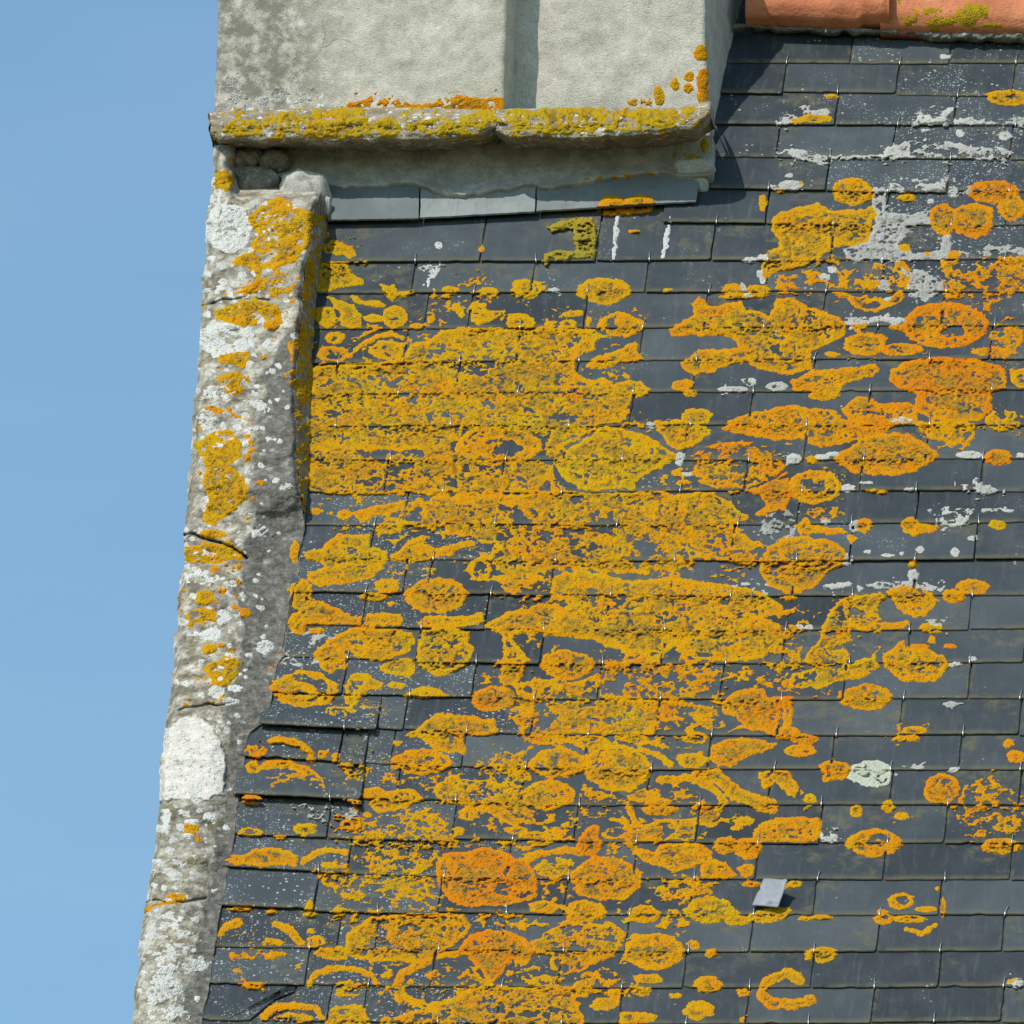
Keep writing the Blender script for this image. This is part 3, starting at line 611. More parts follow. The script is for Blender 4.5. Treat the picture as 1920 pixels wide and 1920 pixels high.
 ("lichen_ring", "orange crescent lichen closed at one side by grey slate, above the arched ring", [P(.78,.97,(1081,1583),(1090,1560),(1110,1550),(1127,1550),(1122,1570),(1138,1580),(1120,1596),(1115,1606),(1090,1602))]),
 ("lichen_rosette", "broad golden lichen cushion in the middle of the lower roof", [P(.5,.95,(1193,1592),(1230,1600),(1240,1585),(1265,1580),(1310,1582),(1336,1600),(1332,1616),(1300,1629),(1260,1634),(1230,1623),(1200,1611))]),
 ("lichen_rosette", "golden half dome resting on a slate tail at the right end of the broad cushion", [P(.5,.95,(1310,1622),(1340,1613),(1362,1620),(1380,1643),(1345,1648),(1315,1646))]),
 ("lichen_rosette", "very large deep orange lichen with a grey pebble like bump, lower left centre", [P(.92,.965,(817,1616),(830,1603),(870,1595),(920,1588),(945,1594),(965,1606),(985,1612),(1006,1640),(1006,1680),(980,1691),(940,1701),(880,1699),(850,1691),(825,1671),(817,1640))]),
 ("lichen_rosette", "deep orange round lichen forming the right end of the thin arch", [D(1135,1647,66,41,.76,.96)]),
 ("lichen_ring", "thin golden arch of lichen joining two big orange rosettes", [W(.5,13,(988,1614),(1010,1601),(1060,1594),(1092,1601)), D(1040,1628,42,20,.4,.6)]),
 ("lichen_patch", "bright yellow lichen mound on a slate tail, left of the metal flake", [P(.1,.985,(1279,1706),(1300,1688),(1340,1680),(1365,1690),(1389,1712),(1385,1719),(1345,1731),(1310,1731),(1288,1721))]),
 ("lichen_patch", "yellow lichen fringe along the slate tail directly below the metal flake", [P(.08,.95,(1405,1712),(1440,1702),(1480,1700),(1488,1710),(1470,1723),(1430,1731),(1400,1728)), D(1381,1726,25,9,.35)]),
 ("lichen_rosette", "small golden lozenge of lichen above the neat oval", [D(1206,1713,32,17,.42,.97)]),
 ("lichen_rosette", "round golden lichen stacked on top of the lobed ring", [D(1097,1708,38,20,.46,.96)]),
 ("lichen_ring", "wide lobed lichen ring with a torn grey middle in the lower centre", [P(.5,.8,(998,1772),(1020,1750),(1060,1730),(1110,1735),(1150,1730),(1172,1745),(1174,1765),(1160,1786),(1140,1801),(1110,1806),(1095,1816),(1060,1826),(1033,1816),(1035,1792),(1003,1782))]),
 ("lichen_rosette", "neat golden oval lichen with an even rim, beside the lobed ring", [D(1226,1784,59,35,.52,.985)]),
 ("lichen_rosette", "small golden lichen drop with one cut corner, on clean slates low in the picture", [D(1328,1847,26,15,.42)]),
 ("lichen_rosette", "round golden lichen button near the bottom, below the cut corner drop", [D(1307,1895,29,19,.45,.99)]),
 ("lichen_rosette", "tiny golden crumb of lichen beside the neat oval's tip", [D(1301,1773,13,9,.4)]),
 ("lichen_ring", "C shaped golden lichen near the bottom", [W(.42,20,(1500,1838),(1475,1826),(1445,1838),(1427,1860),(1445,1881),(1490,1885),(1520,1874))]),
 ("lichen_rosette", "fluffy golden lichen tuft on a hook above the C shaped one", [D(1538,1790,29,16,.35,.95)]),
 ("lichen_ring", "small open golden ring over stray crumbs, right of the metal flake", [D(1690,1690,27,14,.42,1,.42,4,-2)]),
 ("lichen_patch", "flat orange lichen along a slate tail reaching the coping, low left", [P(.6,.98,(420,1613),(440,1603),(460,1600),(480,1592),(515,1588),(545,1597),(563,1612),(550,1626),(500,1624),(440,1621))]),
 ("lichen_ring", "thin yellow bow of lichen beside the flat orange one", [W(.4,12,(568,1616),(595,1598),(620,1594),(652,1599)), D(625,1622,28,8,.35,.75)]),
 ("lichen_ring", "short left horn of a broken orange ring by the lowest coping stone", [W(.62,14,(414,1752),(425,1738),(446,1731))]),
 ("lichen_ring", "long right horn of a broken orange ring near the lowest coping stone", [W(.52,15,(517,1733),(545,1745),(562,1767))]),
 ("lichen_rosette", "yellow half disc hanging below a slate tail beside the large golden bank", [P(.33,1,(583,1790),(600,1778),(640,1774),(658,1785),(650,1799),(610,1798))]),
 ("lichen_patch", "large golden lichen bank with a frayed crest, low left", [P(.4,.9,(646,1782),(650,1750),(680,1730),(700,1718),(760,1712),(820,1715),(870,1715),(882,1735),(870,1756),(845,1776),(820,1796),(780,1806),(745,1801),(705,1804),(658,1796))]),
 ("lichen_rosette", "deep orange lichen dome with a dangling tail right of the large golden bank", [P(.87,.97,(853,1782),(880,1755),(915,1744),(950,1746),(985,1760),(1002,1785),(990,1810),(960,1800),(945,1816),(930,1842),(920,1852),(900,1816),(868,1790))]),
 ("lichen_ring", "long thin golden arch of lichen under the large golden bank", [W(.5,14,(742,1848),(755,1825),(790,1805),(830,1792),(872,1784))]),
 ("lichen_ring", "low golden arch of lichen over bare slate near the bottom left", [W(.48,12,(580,1846),(590,1826),(625,1815),(670,1818),(698,1830),(707,1845)), D(650,1850,30,11,.4,.75)]),
 ("lichen_rosette", "yellow lichen hump cut by the bottom of the picture, beneath the low arch", [P(.32,.97,(608,1925),(612,1895),(630,1884),(678,1884),(690,1905),(698,1930))]),
 ("lichen_ring", "thin lichen arch at the bottom beside the coping", [W(.45,12,(497,1907),(515,1890),(550,1885),(592,1890),(602,1908)), D(555,1910,34,10,.35,.75)]),
]
CRUST = [
 P(.4,.31,(1000,1080),(1400,1060),(1445,1330),(1300,1420),(1000,1420),(900,1300)), P(.35,.31,(640,1430),(1000,1400),(1320,1480),(1330,1700),(1150,1900),(740,1900),(620,1720)), P(.3,.30,(600,610),(860,540),(1180,600),(1180,760),(1300,900),(1100,1090),(720,1090),(590,940)),
 D(1735,1705,20,6,.4), D(1657,1722,20,10,.4,.9), D(1706,1723,32,8,.35), W(.35,9,(1700,1743),(1730,1750),(1755,1735)),
 P(.22,.955,(580,690),(620,683),(700,680),(755,672),(770,645),(800,640),(830,618),(880,613),(960,617),(985,602),(1005,614),(1075,616),(1130,618),(1145,628),(1110,640),(1115,655),(1078,672),(1080,702),(1110,712),(1135,708),(1150,720),(1178,712),(1200,715),(1220,730),(1215,740),(1190,745),(1170,770),(1178,785),(1140,800),(1080,830),(1020,845),(570,845),(572,800)),
 P(.32,.80,(572,838),(700,830),(1040,830),(1060,860),(1000,928),(576,925)),
 D(727,655,32,20,.22,.9), D(845,545,19,9,.15,.8), D(883,534,19,14,.25,.7), D(918,548,18,9,.15,.8), D(940,590,26,12,.12,.8),
 D(805,578,13,11,.25,.75), D(808,600,8,7,.3), D(785,612,16,6,.15,.8), D(870,586,14,12,.12),
 D(1032,607,11,7,.3), D(1065,608,17,9,.3,.9), D(1075,588,21,7,.3), D(1102,603,11,9,.3), D(1280,722,19,10,.45), D(1293,737,12,8,.4), D(1378,545,22,13,.35,.95), D(1420,545,26,14,.38), D(1380,557,30,5,.4),
 P(.55,.42,(1445,508),(1540,475),(1590,480),(1640,490),(1690,485),(1702,540),(1685,552),(1450,548)),
 D(1690,515,18,30,.6,.75,.55),
 P(.52,.66,(1765,490),(1800,485),(1880,480),(1930,480),(1930,552),(1870,562),(1850,590),(1780,572),(1765,540)),
 D(1885,635,32,34,.5,.74), D(1860,660,40,9,.6,.8),
 P(.5,.8,(1880,700),(1930,690),(1930,730),(1900,725)),
 D(1355,885,60,30,.6,.8), D(1450,897,38,20,.88,.95),
 P(.38,.80,(690,962),(740,945),(830,928),(1000,925),(1060,920),(1160,918),(1250,925),(1330,920),(1380,945),(1400,970),(1370,985),(1400,1010),(1450,1030),(1440,1062),(1390,1062),(1300,1042),(1300,1067),(1260,1072),(1180,1077),(1040,1067),(980,1092),(880,1087),(890,1050),(940,1030),(830,990),(760,985)),
 P(.4,.96,(830,930),(1000,925),(1050,915),(1045,945),(980,950),(900,942),(830,950)),
 P(.55,.97,(1180,950),(1260,945),(1340,945),(1360,970),(1330,990),(1260,1000),(1190,990)),
 D(592,959,12,6,.4), D(730,991,26,11,.22,.85), D(553,1035,10,20,.35), D(900,1068,23,20,.45,.88), D(968,1080,40,30,.5,.74), D(700,1120,30,8,.3,.9), D(725,1097,26,14,.3,.8), D(770,1099,10,4,.5), D(734,1132,8,4,.4), D(600,1178,10,6,.3), D(590,1182,16,6,.35),
 P(.42,.92,(908,1172),(930,1155),(960,1145),(1000,1140),(1020,1160),(1003,1180),(1000,1190),(965,1190),(960,1197),(1000,1240),(945,1240),(941,1190),(910,1177)),
 P(.25,.965,(1033,1080),(1100,1068),(1180,1088),(1260,1083),(1300,1090),(1400,1100),(1440,1115),(1472,1140),(1450,1155),(1410,1165),(1440,1180),(1470,1200),(1430,1232),(1400,1242),(1350,1237),(1330,1215),(1310,1185),(1290,1200),(1260,1215),(1230,1242),(1200,1225),(1140,1215),(1110,1200),(1080,1195),(1020,1190),(1000,1170),(1010,1145),(1050,1145),(1075,1130),(1033,1115)),
 D(1025,1160,50,27,.48,.96), D(1420,1180,45,22,.55,.9), D(1330,1215,60,22,.3,.85),
 P(.55,.68,(1115,1247),(1180,1235),(1210,1225),(1240,1245),(1290,1247),(1290,1262),(1350,1252),(1350,1292),(1320,1312),(1230,1312),(1180,1307),(1128,1302)),
 P(.5,.97,(943,1238),(988,1240),(978,1265),(962,1288),(1000,1300),(1000,1335),(955,1335),(935,1297)),
 P(.4,.84,(1000,1275),(1050,1270),(1080,1275),(1120,1262),(1132,1300),(1180,1308),(1240,1310),(1242,1345),(1222,1375),(1170,1382),(1130,1377),(1040,1380),(1000,1395),(985,1392),(958,1345),(990,1330)),
 D(745,1250,36,19,.2,.85), D(743,1285,17,7,.3,.9), D(690,1322,20,8,.25,.75), D(695,1340,14,5,.25,.8), D(645,1356,44,8,.2,.78), D(745,1394,10,6,.3), D(905,1270,7,14,.4,.6),
 D(478,1408,22,11,.6,.55), D(640,1477,36,11,.4,.9), D(665,1440,16,28,.3,.62), D(605,1415,14,8,.25), D(632,1420,12,8,.25), D(475,1440,14,12,.55,.8),
 P(.3,.57,(660,1540),(720,1525),(780,1510),(840,1515),(847,1575),(832,1580),(820,1620),(815,1712),(700,1716),(605,1712),(650,1690),(660,1640),(700,1620),(690,1585),(655,1582),(640,1560),(690,1560)),
 P(.3,.8,(810,1482),(840,1458),(870,1455),(900,1462),(960,1465),(1000,1470),(1000,1500),(990,1540),(960,1553),(930,1532),(900,1510),(850,1508),(820,1500)),
 P(.45,.74,(903,1414),(950,1402),(985,1410),(1010,1405),(1022,1440),(960,1444),(915,1432)), P(.4,.6,(900,1440),(1000,1444),(995,1470),(910,1462)), D(878,1525,18,12,.3,.9), D(970,1557,22,9,.3), D(1000,1567,30,8,.3,.85),
 D(860,1557,12,8,.15), D(850,1585,9,16,.3), D(660,1545,20,14,.6,.8), D(690,1528,8,6,.3), D(570,1555,22,12,.12,.9), D(580,1700,8,14,.45,.9), D(580,1715,14,6,.4),
 D(1200,1490,26,15,.5,.82), D(1235,1505,24,11,.45,.95), D(1238,1519,32,10,.45,.95), W(.45,13,(1178,1510),(1185,1530),(1195,1547)),
 P(.5,.88,(1180,1560),(1210,1540),(1250,1535),(1290,1530),(1307,1540),(1307,1576),(1250,1579),(1190,1579),(1148,1572)), D(1110,1490,32,15,.4,.6), D(1330,1530,24,22,.5,.95), D(1140,1520,30,10,.4,.5), D(1048,1563,13,9,.4), D(1015,1577,22,14,.25), D(1005,1530,40,16,.4,.85),
 P(.45,.6,(1120,1585),(1190,1580),(1200,1610),(1150,1625),(1110,1612)), D(1400,1632,18,12,.4,.8), D(1350,1540,18,7,.35,.75), D(1395,1540,18,9,.35,.8), D(1380,1553,14,5,.35),
 D(1020,1701,26,13,.32,.95), D(1045,1676,20,12,.4,.62), D(1025,1650,26,10,.45,.85), P(.4,.6,(1210,1665),(1260,1655),(1300,1650),(1350,1655),(1340,1680),(1295,1700),(1250,1692)), D(1250,1638,45,7,.4,.55),
 D(1245,1720,9,5,.4), D(1333,1788,11,8,.4), D(1203,1859,21,10,.4), D(1266,1867,12,6,.4), P(.4,.98,(1158,1905),(1162,1896),(1210,1896),(1235,1905),(1225,1916),(1165,1922)), D(1135,1883,27,13,.4,.95), D(1215,1835,28,9,.4,.8), D(1155,1862,20,8,.4,.85), D(1392,1862,12,8,.5), D(1395,1912,8,6,.4), D(1468,1662,12,6,.4), D(1490,1658,14,7,.3), D(1410,1658,18,6,.45,.8), D(1510,1722,16,5,.45), D(1540,1720,20,5,.45), D(1655,1710,10,5,.4),
 P(.52,.58,(1775,1500),(1800,1480),(1850,1455),(1930,1495),(1930,1565),(1860,1582),(1800,1547)), D(1905,1420,16,12,.5,.9), D(1715,1370,24,8,.5,.8), D(1710,1385,14,7,.5), D(1690,1385,16,6,.4,.8), D(1605,1520,12,12,.35,.9), D(1665,1512,14,12,.35,.9), D(1690,1530,16,8,.4,.85), D(1520,1500,12,14,.35,.85), D(1495,1486,10,6,.4), D(1465,1480,7,4,.4), D(1700,1690,6,6,.4), D(1768,1700,6,20,.5), D(1760,1665,6,5,.5), D(1640,1180,14,8,.3), W(.35,12,(1640,1172),(1680,1175),(1700,1166)), D(1747,1178,24,10,.4,.85), D(1747,1202,8,10,.6), D(1780,1212,12,5,.8), D(1597,1011,9,7,.55), D(1712,1058,9,8,.6), D(1635,920,9,4,.5), D(1525,862,13,9,.45), D(1543,965,30,9,.5,.55), D(1550,960,36,12,.5,.5),
 P(.3,.84,(1520,1217),(1560,1200),(1590,1228),(1590,1247),(1640,1225),(1652,1252),(1600,1272),(1580,1282),(1530,1292),(1480,1287),(1488,1265),(1520,1250)),
 P(.45,.58,(1440,1150),(1500,1130),(1522,1170),(1490,1200),(1522,1240),(1470,1292),(1420,1292),(1398,1240),(1450,1210)),
 P(.5,.7,(1228,1312),(1290,1315),(1350,1315),(1402,1330),(1392,1345),(1300,1347),(1270,1340),(1240,1347)), D(1330,1357,36,10,.5,.75), D(1305,1384,26,10,.5,.88), D(1190,1388,29,11,.45,.9), D(1112,1394,36,15,.4,.85), D(1025,1388,23,11,.4), D(1480,1120,16,7,.4), D(1465,1110,10,6,.4),
 D(640,1642,42,25,.35,.52), D(480,1767,54,12,.42,.52), D(590,1767,22,12,.38,.85), D(480,1790,55,10,.5,.5), D(450,1705,22,4,.6,.9), D(508,1710,10,5,.6), D(525,1570,12,5,.5), D(470,1560,24,8,.15,.8), D(470,1500,16,8,.55), D(560,1812,6,5,.5), D(475,1848,20,8,.45,.85), D(445,1820,8,4,.55), D(583,1745,7,5,.4),
 D(885,1845,42,18,.45,.62), W(.4,15,(760,1870),(800,1888),(842,1884),dens=.8), D(750,1862,10,20,.4,.85), D(725,1916,12,8,.4), D(965,1810,45,14,.5,.6), D(650,1862,26,8,.4,.9),
 P(.52,.9,(738,1908),(770,1893),(815,1893),(830,1880),(870,1860),(920,1840),(960,1850),(1010,1855),(1035,1850),(1070,1850),(1080,1870),(1092,1900),(1097,1920),(1097,1965),(735,1965)),
 P(.5,.62,(1000,1835),(1050,1820),(1110,1812),(1142,1840),(1132,1850),(1080,1872),(1050,1857),(1000,1870)), D(1090,1850,20,12,.45,.85),
 D(1530,222,34,9,.12,.9), D(1495,226,14,6,.12), D(1558,180,12,4,.1), D(1430,380,8,14,.08,.95), D(1463,357,10,5,.3), D(1500,343,7,5,.4), D(1700,371,19,8,.25), D(1695,465,14,9,.55), D(1740,478,10,6,.6), D(1785,478,14,9,.6), D(1252,543,11,4,.3), D(1190,434,9,4,.35), D(903,466,7,6,.2), D(600,440,18,8,.15), D(1610,613,18,10,.5,.85), D(1560,664,14,6,.5), D(1480,830,8,4,.5),
 D(1900,1840,12,5,.4), D(1600,1300,5,4,.4), D(1655,923,12,4,.5), D(1890,1395,10,7,.4),
]
WHITE_THINGS = [
 ("white_crust", "long knobbly white lichen crust along a slate tail under the ridge tiles", [W(.3,9,(1560,297),(1660,293)), W(.25,25,(1668,287),(1700,281),(1740,285),(1775,277),(1810,288),(1880,290)), W(.2,16,(1458,293),(1490,287),(1520,294),(1556,304))]),
 ("white_crust", "white lichen hump climbing a slate joint, two courses above the long crust", [W(.15,16,(1708,229),(1740,222),(1770,218)), W(.15,11,(1770,216),(1791,198))]),
 ("white_crust", "thin white lichen strip on the highest crusted tail at the picture edge", [W(.25,13,(1794,228),(1830,227),(1880,228),(1930,226))]),
 ("white_crust", "stubby white crust mixed with yellow on a slate tail near the chimney", [W(.15,13,(1460,228),(1490,221)), W(.15,12,(1512,214),(1548,210))]),
 ("white_crust", "small white crust on a slate tail at the chimney's foot", [D(1482,347,24,10,.2,.95), D(1455,350,14,4,.3)]),
 ("grey_crust", "large grey white lichen crust between golden and orange lichens", [P(.55,.86,(1638,362),(1660,352),(1664,398),(1700,395),(1740,398),(1747,420),(1702,428),(1692,445),(1690,463),(1730,476),(1765,470),(1772,440),(1781,440),(1778,482),(1700,492),(1640,492),(1588,487),(1578,465),(1630,455),(1640,420)), W(.3,14,(1640,358),(1680,350),(1692,354)), W(.3,12,(1720,352),(1768,350),(1776,328)), W(.3,14,(1782,357),(1816,356))]),
 ("grey_crust", "grey rough crust below the large grey white one", [P(.5,.68,(1688,500),(1760,508),(1772,540),(1752,556),(1720,563),(1700,552)), W(.2,10,(1708,553),(1735,560),(1752,550))]),
 ("grey_crust", "wavy grey lichen edging along the slate tail at the picture edge", [W(.5,14,(1792,476),(1815,483),(1850,470),(1900,468),(1930,475))]),
 ("white_crust", "white lichen line broken by a steel hook, beside the ring with the grey slot", [W(.2,11,(1590,602),(1620,606),(1645,598),(1680,602),(1715,597))]),
 ("white_crust", "white oval crust with a wrinkled middle on the right of the roof", [D(1783,971,33,20,.15,1,.3), W(.4,7,(1822,962),(1850,955),(1900,958))]),
 ("white_crust", "white crust above the joint one course up from the wrinkled oval", [D(1822,914,19,11,.1), D(1850,919,22,9,.25,.85)]),
 ("white_crust", "white crust along the slate tail above the kite shaped lichen", [W(.25,11,(1548,1101),(1592,1095)), W(.2,11,(1612,1102),(1690,1095),(1762,1104)), D(1712,1078,10,13,.3,.9)]),
 ("grey_crust", "dark grey crust with white flecks, left of the flat orange tongue", [D(1462,985,34,27,.75,.62)]),
 ("white_crust", "torn white crust among gold, below the flat grey crust", [D(1400,1106,44,18,.05,.5)]),
 ("pale_green_crust", "single pale greenish white lichen disc on dark slate", [D(1633,1451,43,26,.2)]),
 ("white_crust", "small white lichen bean between the oblong lichen and the broken ring", [D(1557,1571,19,10,.15)]),
 ("white_crust", "small white lichen at the lower right edge of the picture", [D(1906,1841,17,7,.15)]),
 ("white_crust", "white crust beside the plain orange oval, across its joint", [D(1818,853,26,7,.1,.95)]),
 ("white_crust", "double white lichen clump between the faint hooked ring and the big lens", [D(1470,853,13,8,.1), D(1486,861,16,11,.15,.95)]),
 ("white_crust", "white lichen button on a slate tail left of the long jagged orange lichen", [D(1406,716,15,8,.1)]),
]
WHITE_STUFF = [D(1375,730,30,6,.2,.85), D(1457,725,22,9,.35,.9), D(1690,788,23,7,.2,.9), D(1538,857,15,6,.1), D(1562,851,12,4,.1), D(1540,1565,4,4,.1), D(1915,855,10,6,.1), D(1590,915,15,8,.15), D(1275,860,9,12,.1,.9), D(1285,889,14,4,.1), D(1220,797,9,5,.2), D(1410,487,18,6,.2,.9), D(1432,483,12,6,.25), D(1425,512,7,8,.2), D(1430,525,6,10,.2), D(1393,540,8,10,.3,.9), D(1402,552,14,5,.3), D(1040,545,12,5,.3,.85), D(1605,985,14,11,.3,.9), D(1548,978,8,6,.2), D(1760,345,6,4,.1), D(1790,367,8,5,.1), D(1745,378,6,5,.1), D(1800,250,9,6,.1), D(1885,255,10,8,.1), D(1735,262,5,4,.1), D(1735,245,8,4,.1), D(1770,106,10,5,.15), D(1823,1235,8,5,.2), D(1790,1245,12,5,.3), D(1780,1320,14,5,.4,.8), D(1788,1444,10,5,.2), D(1720,1439,14,4,.3,.8), D(1790,1035,9,9,.25,.9), D(1725,1030,8,7,.2), D(1822,1009,8,5,.2), D(1665,1041,14,4,.3), D(1625,1034,7,4,.2), D(1690,1038,6,3,.2), D(1705,917,9,4,.15), D(1588,1045,10,8,.2), D(1585,1057,8,4,.2), D(948,1697,5,5,.05), D(1455,620,7,4,.2), D(1752,1167,30,6,.5,.6), D(1500,1175,8,6,.2), D(1517,1177,10,6,.3), D(660,1528,12,14,.35,.7), D(595,1520,40,16,.3,.33), D(560,1240,40,9,.1,.55), D(580,1210,60,26,.4,.32), D(1600,613,10,5,.2), D(1480,330,8,4,.15), D(1665,560,8,4,.3), D(1658,535,14,10,.6,.75), D(1545,518,10,6,.15,.9), D(1560,505,9,7,.2,.9), D(1625,905,10,3,.2)]
DROPS = [
 ("bird_dropping", "narrow white bird dropping streak under the two lobed orange lichen", [W(.1,7,(1159,404),(1156,420)), W(.1,11,(1154,428),(1156,438)), W(.15,6,(1154,436),(1153,452),(1155,462)), W(.1,8,(1153,466),(1151,476)), W(.1,5,(1151,478),(1150,490))]),
 ("bird_dropping", "longer white bird dropping streak beside a pale slate stain, near the chimney's end", [W(.1,4,(1257,402),(1254,425)), W(.1,9,(1252,430),(1250,444)), W(.1,12,(1249,448),(1248,462)), W(.1,7,(1247,464),(1244,474)), W(.1,7,(1243,479),(1242,482))]),
 ("bird_dropping", "round white bird splash below the chimney left of the lichen ring", [D(822,460,7,7,.1), D(811,507,12,14,.4,.6), D(803,530,4,10,.2,.8)]),
]
ROOF_MOSS = [("moss_cushion", "olive hook shaped moss cushion on the slate under the chimney", [P(.0,1,(1026,427),(1055,411),(1085,411),(1110,409),(1118,420),(1118,445),(1113,482),(1085,482),(1074,458),(1074,430),(1050,432),(1033,437)), P(.0,1,(1022,478),(1040,470),(1085,472),(1112,470),(1112,484),(1050,486),(1030,484),(1024,497),(1017,492))])]

# ------------------------------------------------------------------ ground and walls (mostly outside the frame)
tag(link("ground", box_mesh("ground", (-120, -140, -10.2), (120, 160, -10.0)), M_GROUND), kind="structure")
g_l = on_roof(np.array(320.), np.array(1300.)); XL = float(g_l[0])
EAVE_V = -2.4
RIDGE_V = float(uv_of(on_roof(np.array(1650.), np.array(-40.)))[1])
def roofpt(u, v, h=0.0): return np.array([u, 0, 0])+SLP*v+NRM*h
ea, ri = roofpt(0, EAVE_V), roofpt(0, RIDGE_V)
yb = 2*ri[1]-ea[1]
XG, XR_ = XL+.03, XL+7.0
Vw = []
for x in (XG, XG+.25):
    Vw += [(x, ea[1]+.25, -10), (x, yb-.25, -10), (x, yb-.25, ea[2]), (x, ri[1], ri[2]-.28), (x, ea[1]+.25, ea[2])]
child("gable_wall", poly_mesh("gable_wall", Vw, [(0, 1, 2, 3, 4), (9, 8, 7, 6, 5)]+[(i, i+5, (i+1) % 5+5, (i+1) % 5) for i in range(5)]), M_WALL, house)
child("front_wall", box_mesh("front_wall", (XG+.25, ea[1]+.25, -10), (XR_, ea[1]+.6, ea[2]-.05)), M_WALL, house)
# roof deck with the far slope
Vd = [roofpt(XL+.12, EAVE_V, -.024), roofpt(XR_, EAVE_V, -.024), roofpt(XR_, RIDGE_V, -.024), roofpt(XL+.12, RIDGE_V, -.024)]
fs_ = lambda p, dz=0: np.array([p[0], 2*ri[1]-p[1], p[2]+dz])
Vd += [fs_(Vd[1]), fs_(Vd[0])]
Vd += [p+np.array([0, 0, -.06]) for p in Vd]
slate_roof = child("slate_roof", poly_mesh("slate_roof", Vd, [(0, 1, 2, 3), (3, 2, 4, 5), (6, 9, 8, 7), (9, 11, 10, 8), (0, 6, 7, 1), (1, 7, 8, 2), (2, 8, 10, 4), (4, 10, 11, 5), (5, 11, 9, 3), (3, 9, 6, 0)]), M_DECK, house)

# ------------------------------------------------------------------ roof field: slate heights, then lichens
GS = 1.75
gx = np.arange(376, 1950, GS); gy = np.arange(60, 1945, GS)
X, Y = np.meshgrid(gx, gy)
U0, V0 = uv_of(on_roof(X, Y, WT))
H = np.full(X.shape, -.004); OWN = np.full(X.shape, -1, int); SIDE = np.full(X.shape, 9.0)
for i in sorted(range(len(slates)), key=lambda i: -slates[i]['k']):
    s = slates[i]; ymid = ROWS[s['k']][2]
    c0, c1 = np.searchsorted(gx, [s['xa']-20, s['xb']+60]); r0, r1 = np.searchsorted(gy, [ymid-160, ymid+25])
    if c1 <= c0 or r1 <= r0: continue
    q = (slice(r0, r1), slice(c0, c1)); u, v = U0[q], V0[q]
    top, t = slate_top(s, u, v)
    mk = (t >= -.0006) & (t < EXPO*2.1) & (u >= s['ua']-.0014) & (u <= s['ub']+.0014)
    H[q][mk] = top[mk]; OWN[q][mk] = i; SIDE[q][mk] = np.minimum(u-s['ua'], s['ub']-u)[mk]*1000
fmask = inside(X, Y, [(612, 318), (1316, 300), (1305, 377), (1004, 396), (786, 409), (614, 412)])
H = np.where(fmask, 0.0172+(400-Y)/80*.005, H); SIDE = np.where(fmask, 9.0, SIDE); OWN[fmask] = -1
NL = noise_layers(X, Y, .6)
cut = -11*np.exp(-(np.maximum(SIDE, 0)/1.3)**2)*(vnoise(X, Y, 22, 40) > .55)
STP = np.zeros(X.shape, bool); STP[1:-1] = np.abs(H[2:]-H[:-2]) > .0035
cut = cut-5*STP*(vnoise(X, Y, 30, 41) > .74)
RAMP = H.copy()
for r in range(1, len(gy)): RAMP[r] = np.maximum(H[r], RAMP[r-1]-.00034)
RAMP = np.minimum(RAMP, H+.0045)
GRV = np.zeros(X.shape); GRV[1:-1] = np.maximum(0, H[:-2]-H[2:])
for _ in range(2): GRV[1:-1] = (GRV[:-2]+GRV[1:-1]*2+GRV[2:])/4
line = sstep(.30, .55, vnoise(X, Y, 40, 42))*sstep(.35, .6, vnoise(X, Y, 13, 43))
def lich_base(t):
    k = sstep(.0001, .0012, t)
    hh = H+(RAMP-H)*k*.96-np.clip(GRV, 0, .004)*line*.55*k
    return on_roof(X, Y, np.where(t > 0, hh, H)+t)
items = []
for i, (nm, lab, sh) in enumerate(THINGS): items.append((("t", i), sh, M_LICH, 1.0))
items.append((("c", 0), CRUST, M_LICH, .85))
for i, (nm, lab, sh) in enumerate(WHITE_THINGS):
    if "pale_green" not in nm: sh = [(a, b, c, .78 if d == 1 else d) for a, b, c, d in sh]
    items.append((("w", i), sh, M_GREEN if "pale_green" in nm else M_WHITE, .5 if "pale_green" in nm else 1.2))
items.append((("ws", 0), WHITE_STUFF, M_WHITE, .8))
for i, (nm, lab, sh) in enumerate(DROPS): items.append((("d", i), sh, M_DROP, .35))
for i, (nm, lab, sh) in enumerate(ROOF_MOSS): items.append((("m", i), sh, M_OLIVE, 3.2))
grown, BEST = grow(items, X, Y, NL, lich_base, cut=cut)
for key, (me, mat, n) in grown.items():
    kind, i = key
    if kind == 't': nm, lab = THINGS[i][:2]; tag(link(nm, me, mat), lab, "lichen", OR)
    elif kind == 'w': nm, lab = WHITE_THINGS[i][:2]; tag(link(nm, me, mat), lab, "lichen", "white and grey lichen crusts on the slates")
    elif kind == 'd': nm, lab = DROPS[i][:2]; tag(link(nm, me, mat), lab, "bird dropping", "bird droppings on the slates")
    elif kind == 'm': nm, lab = ROOF_MOSS[i][:2]; tag(link(nm, me, mat), lab, "moss")
    elif kind == 'c': tag(link("lichen_crust", me, mat), "merged yellow and orange lichen crust and crumbs spread over the slates", "lichen", kind="stuff")
    elif kind == 'ws': tag(link("white_lichen_crust", me, mat), "scattered white lichen crumbs over the slates", "lichen", kind="stuff")

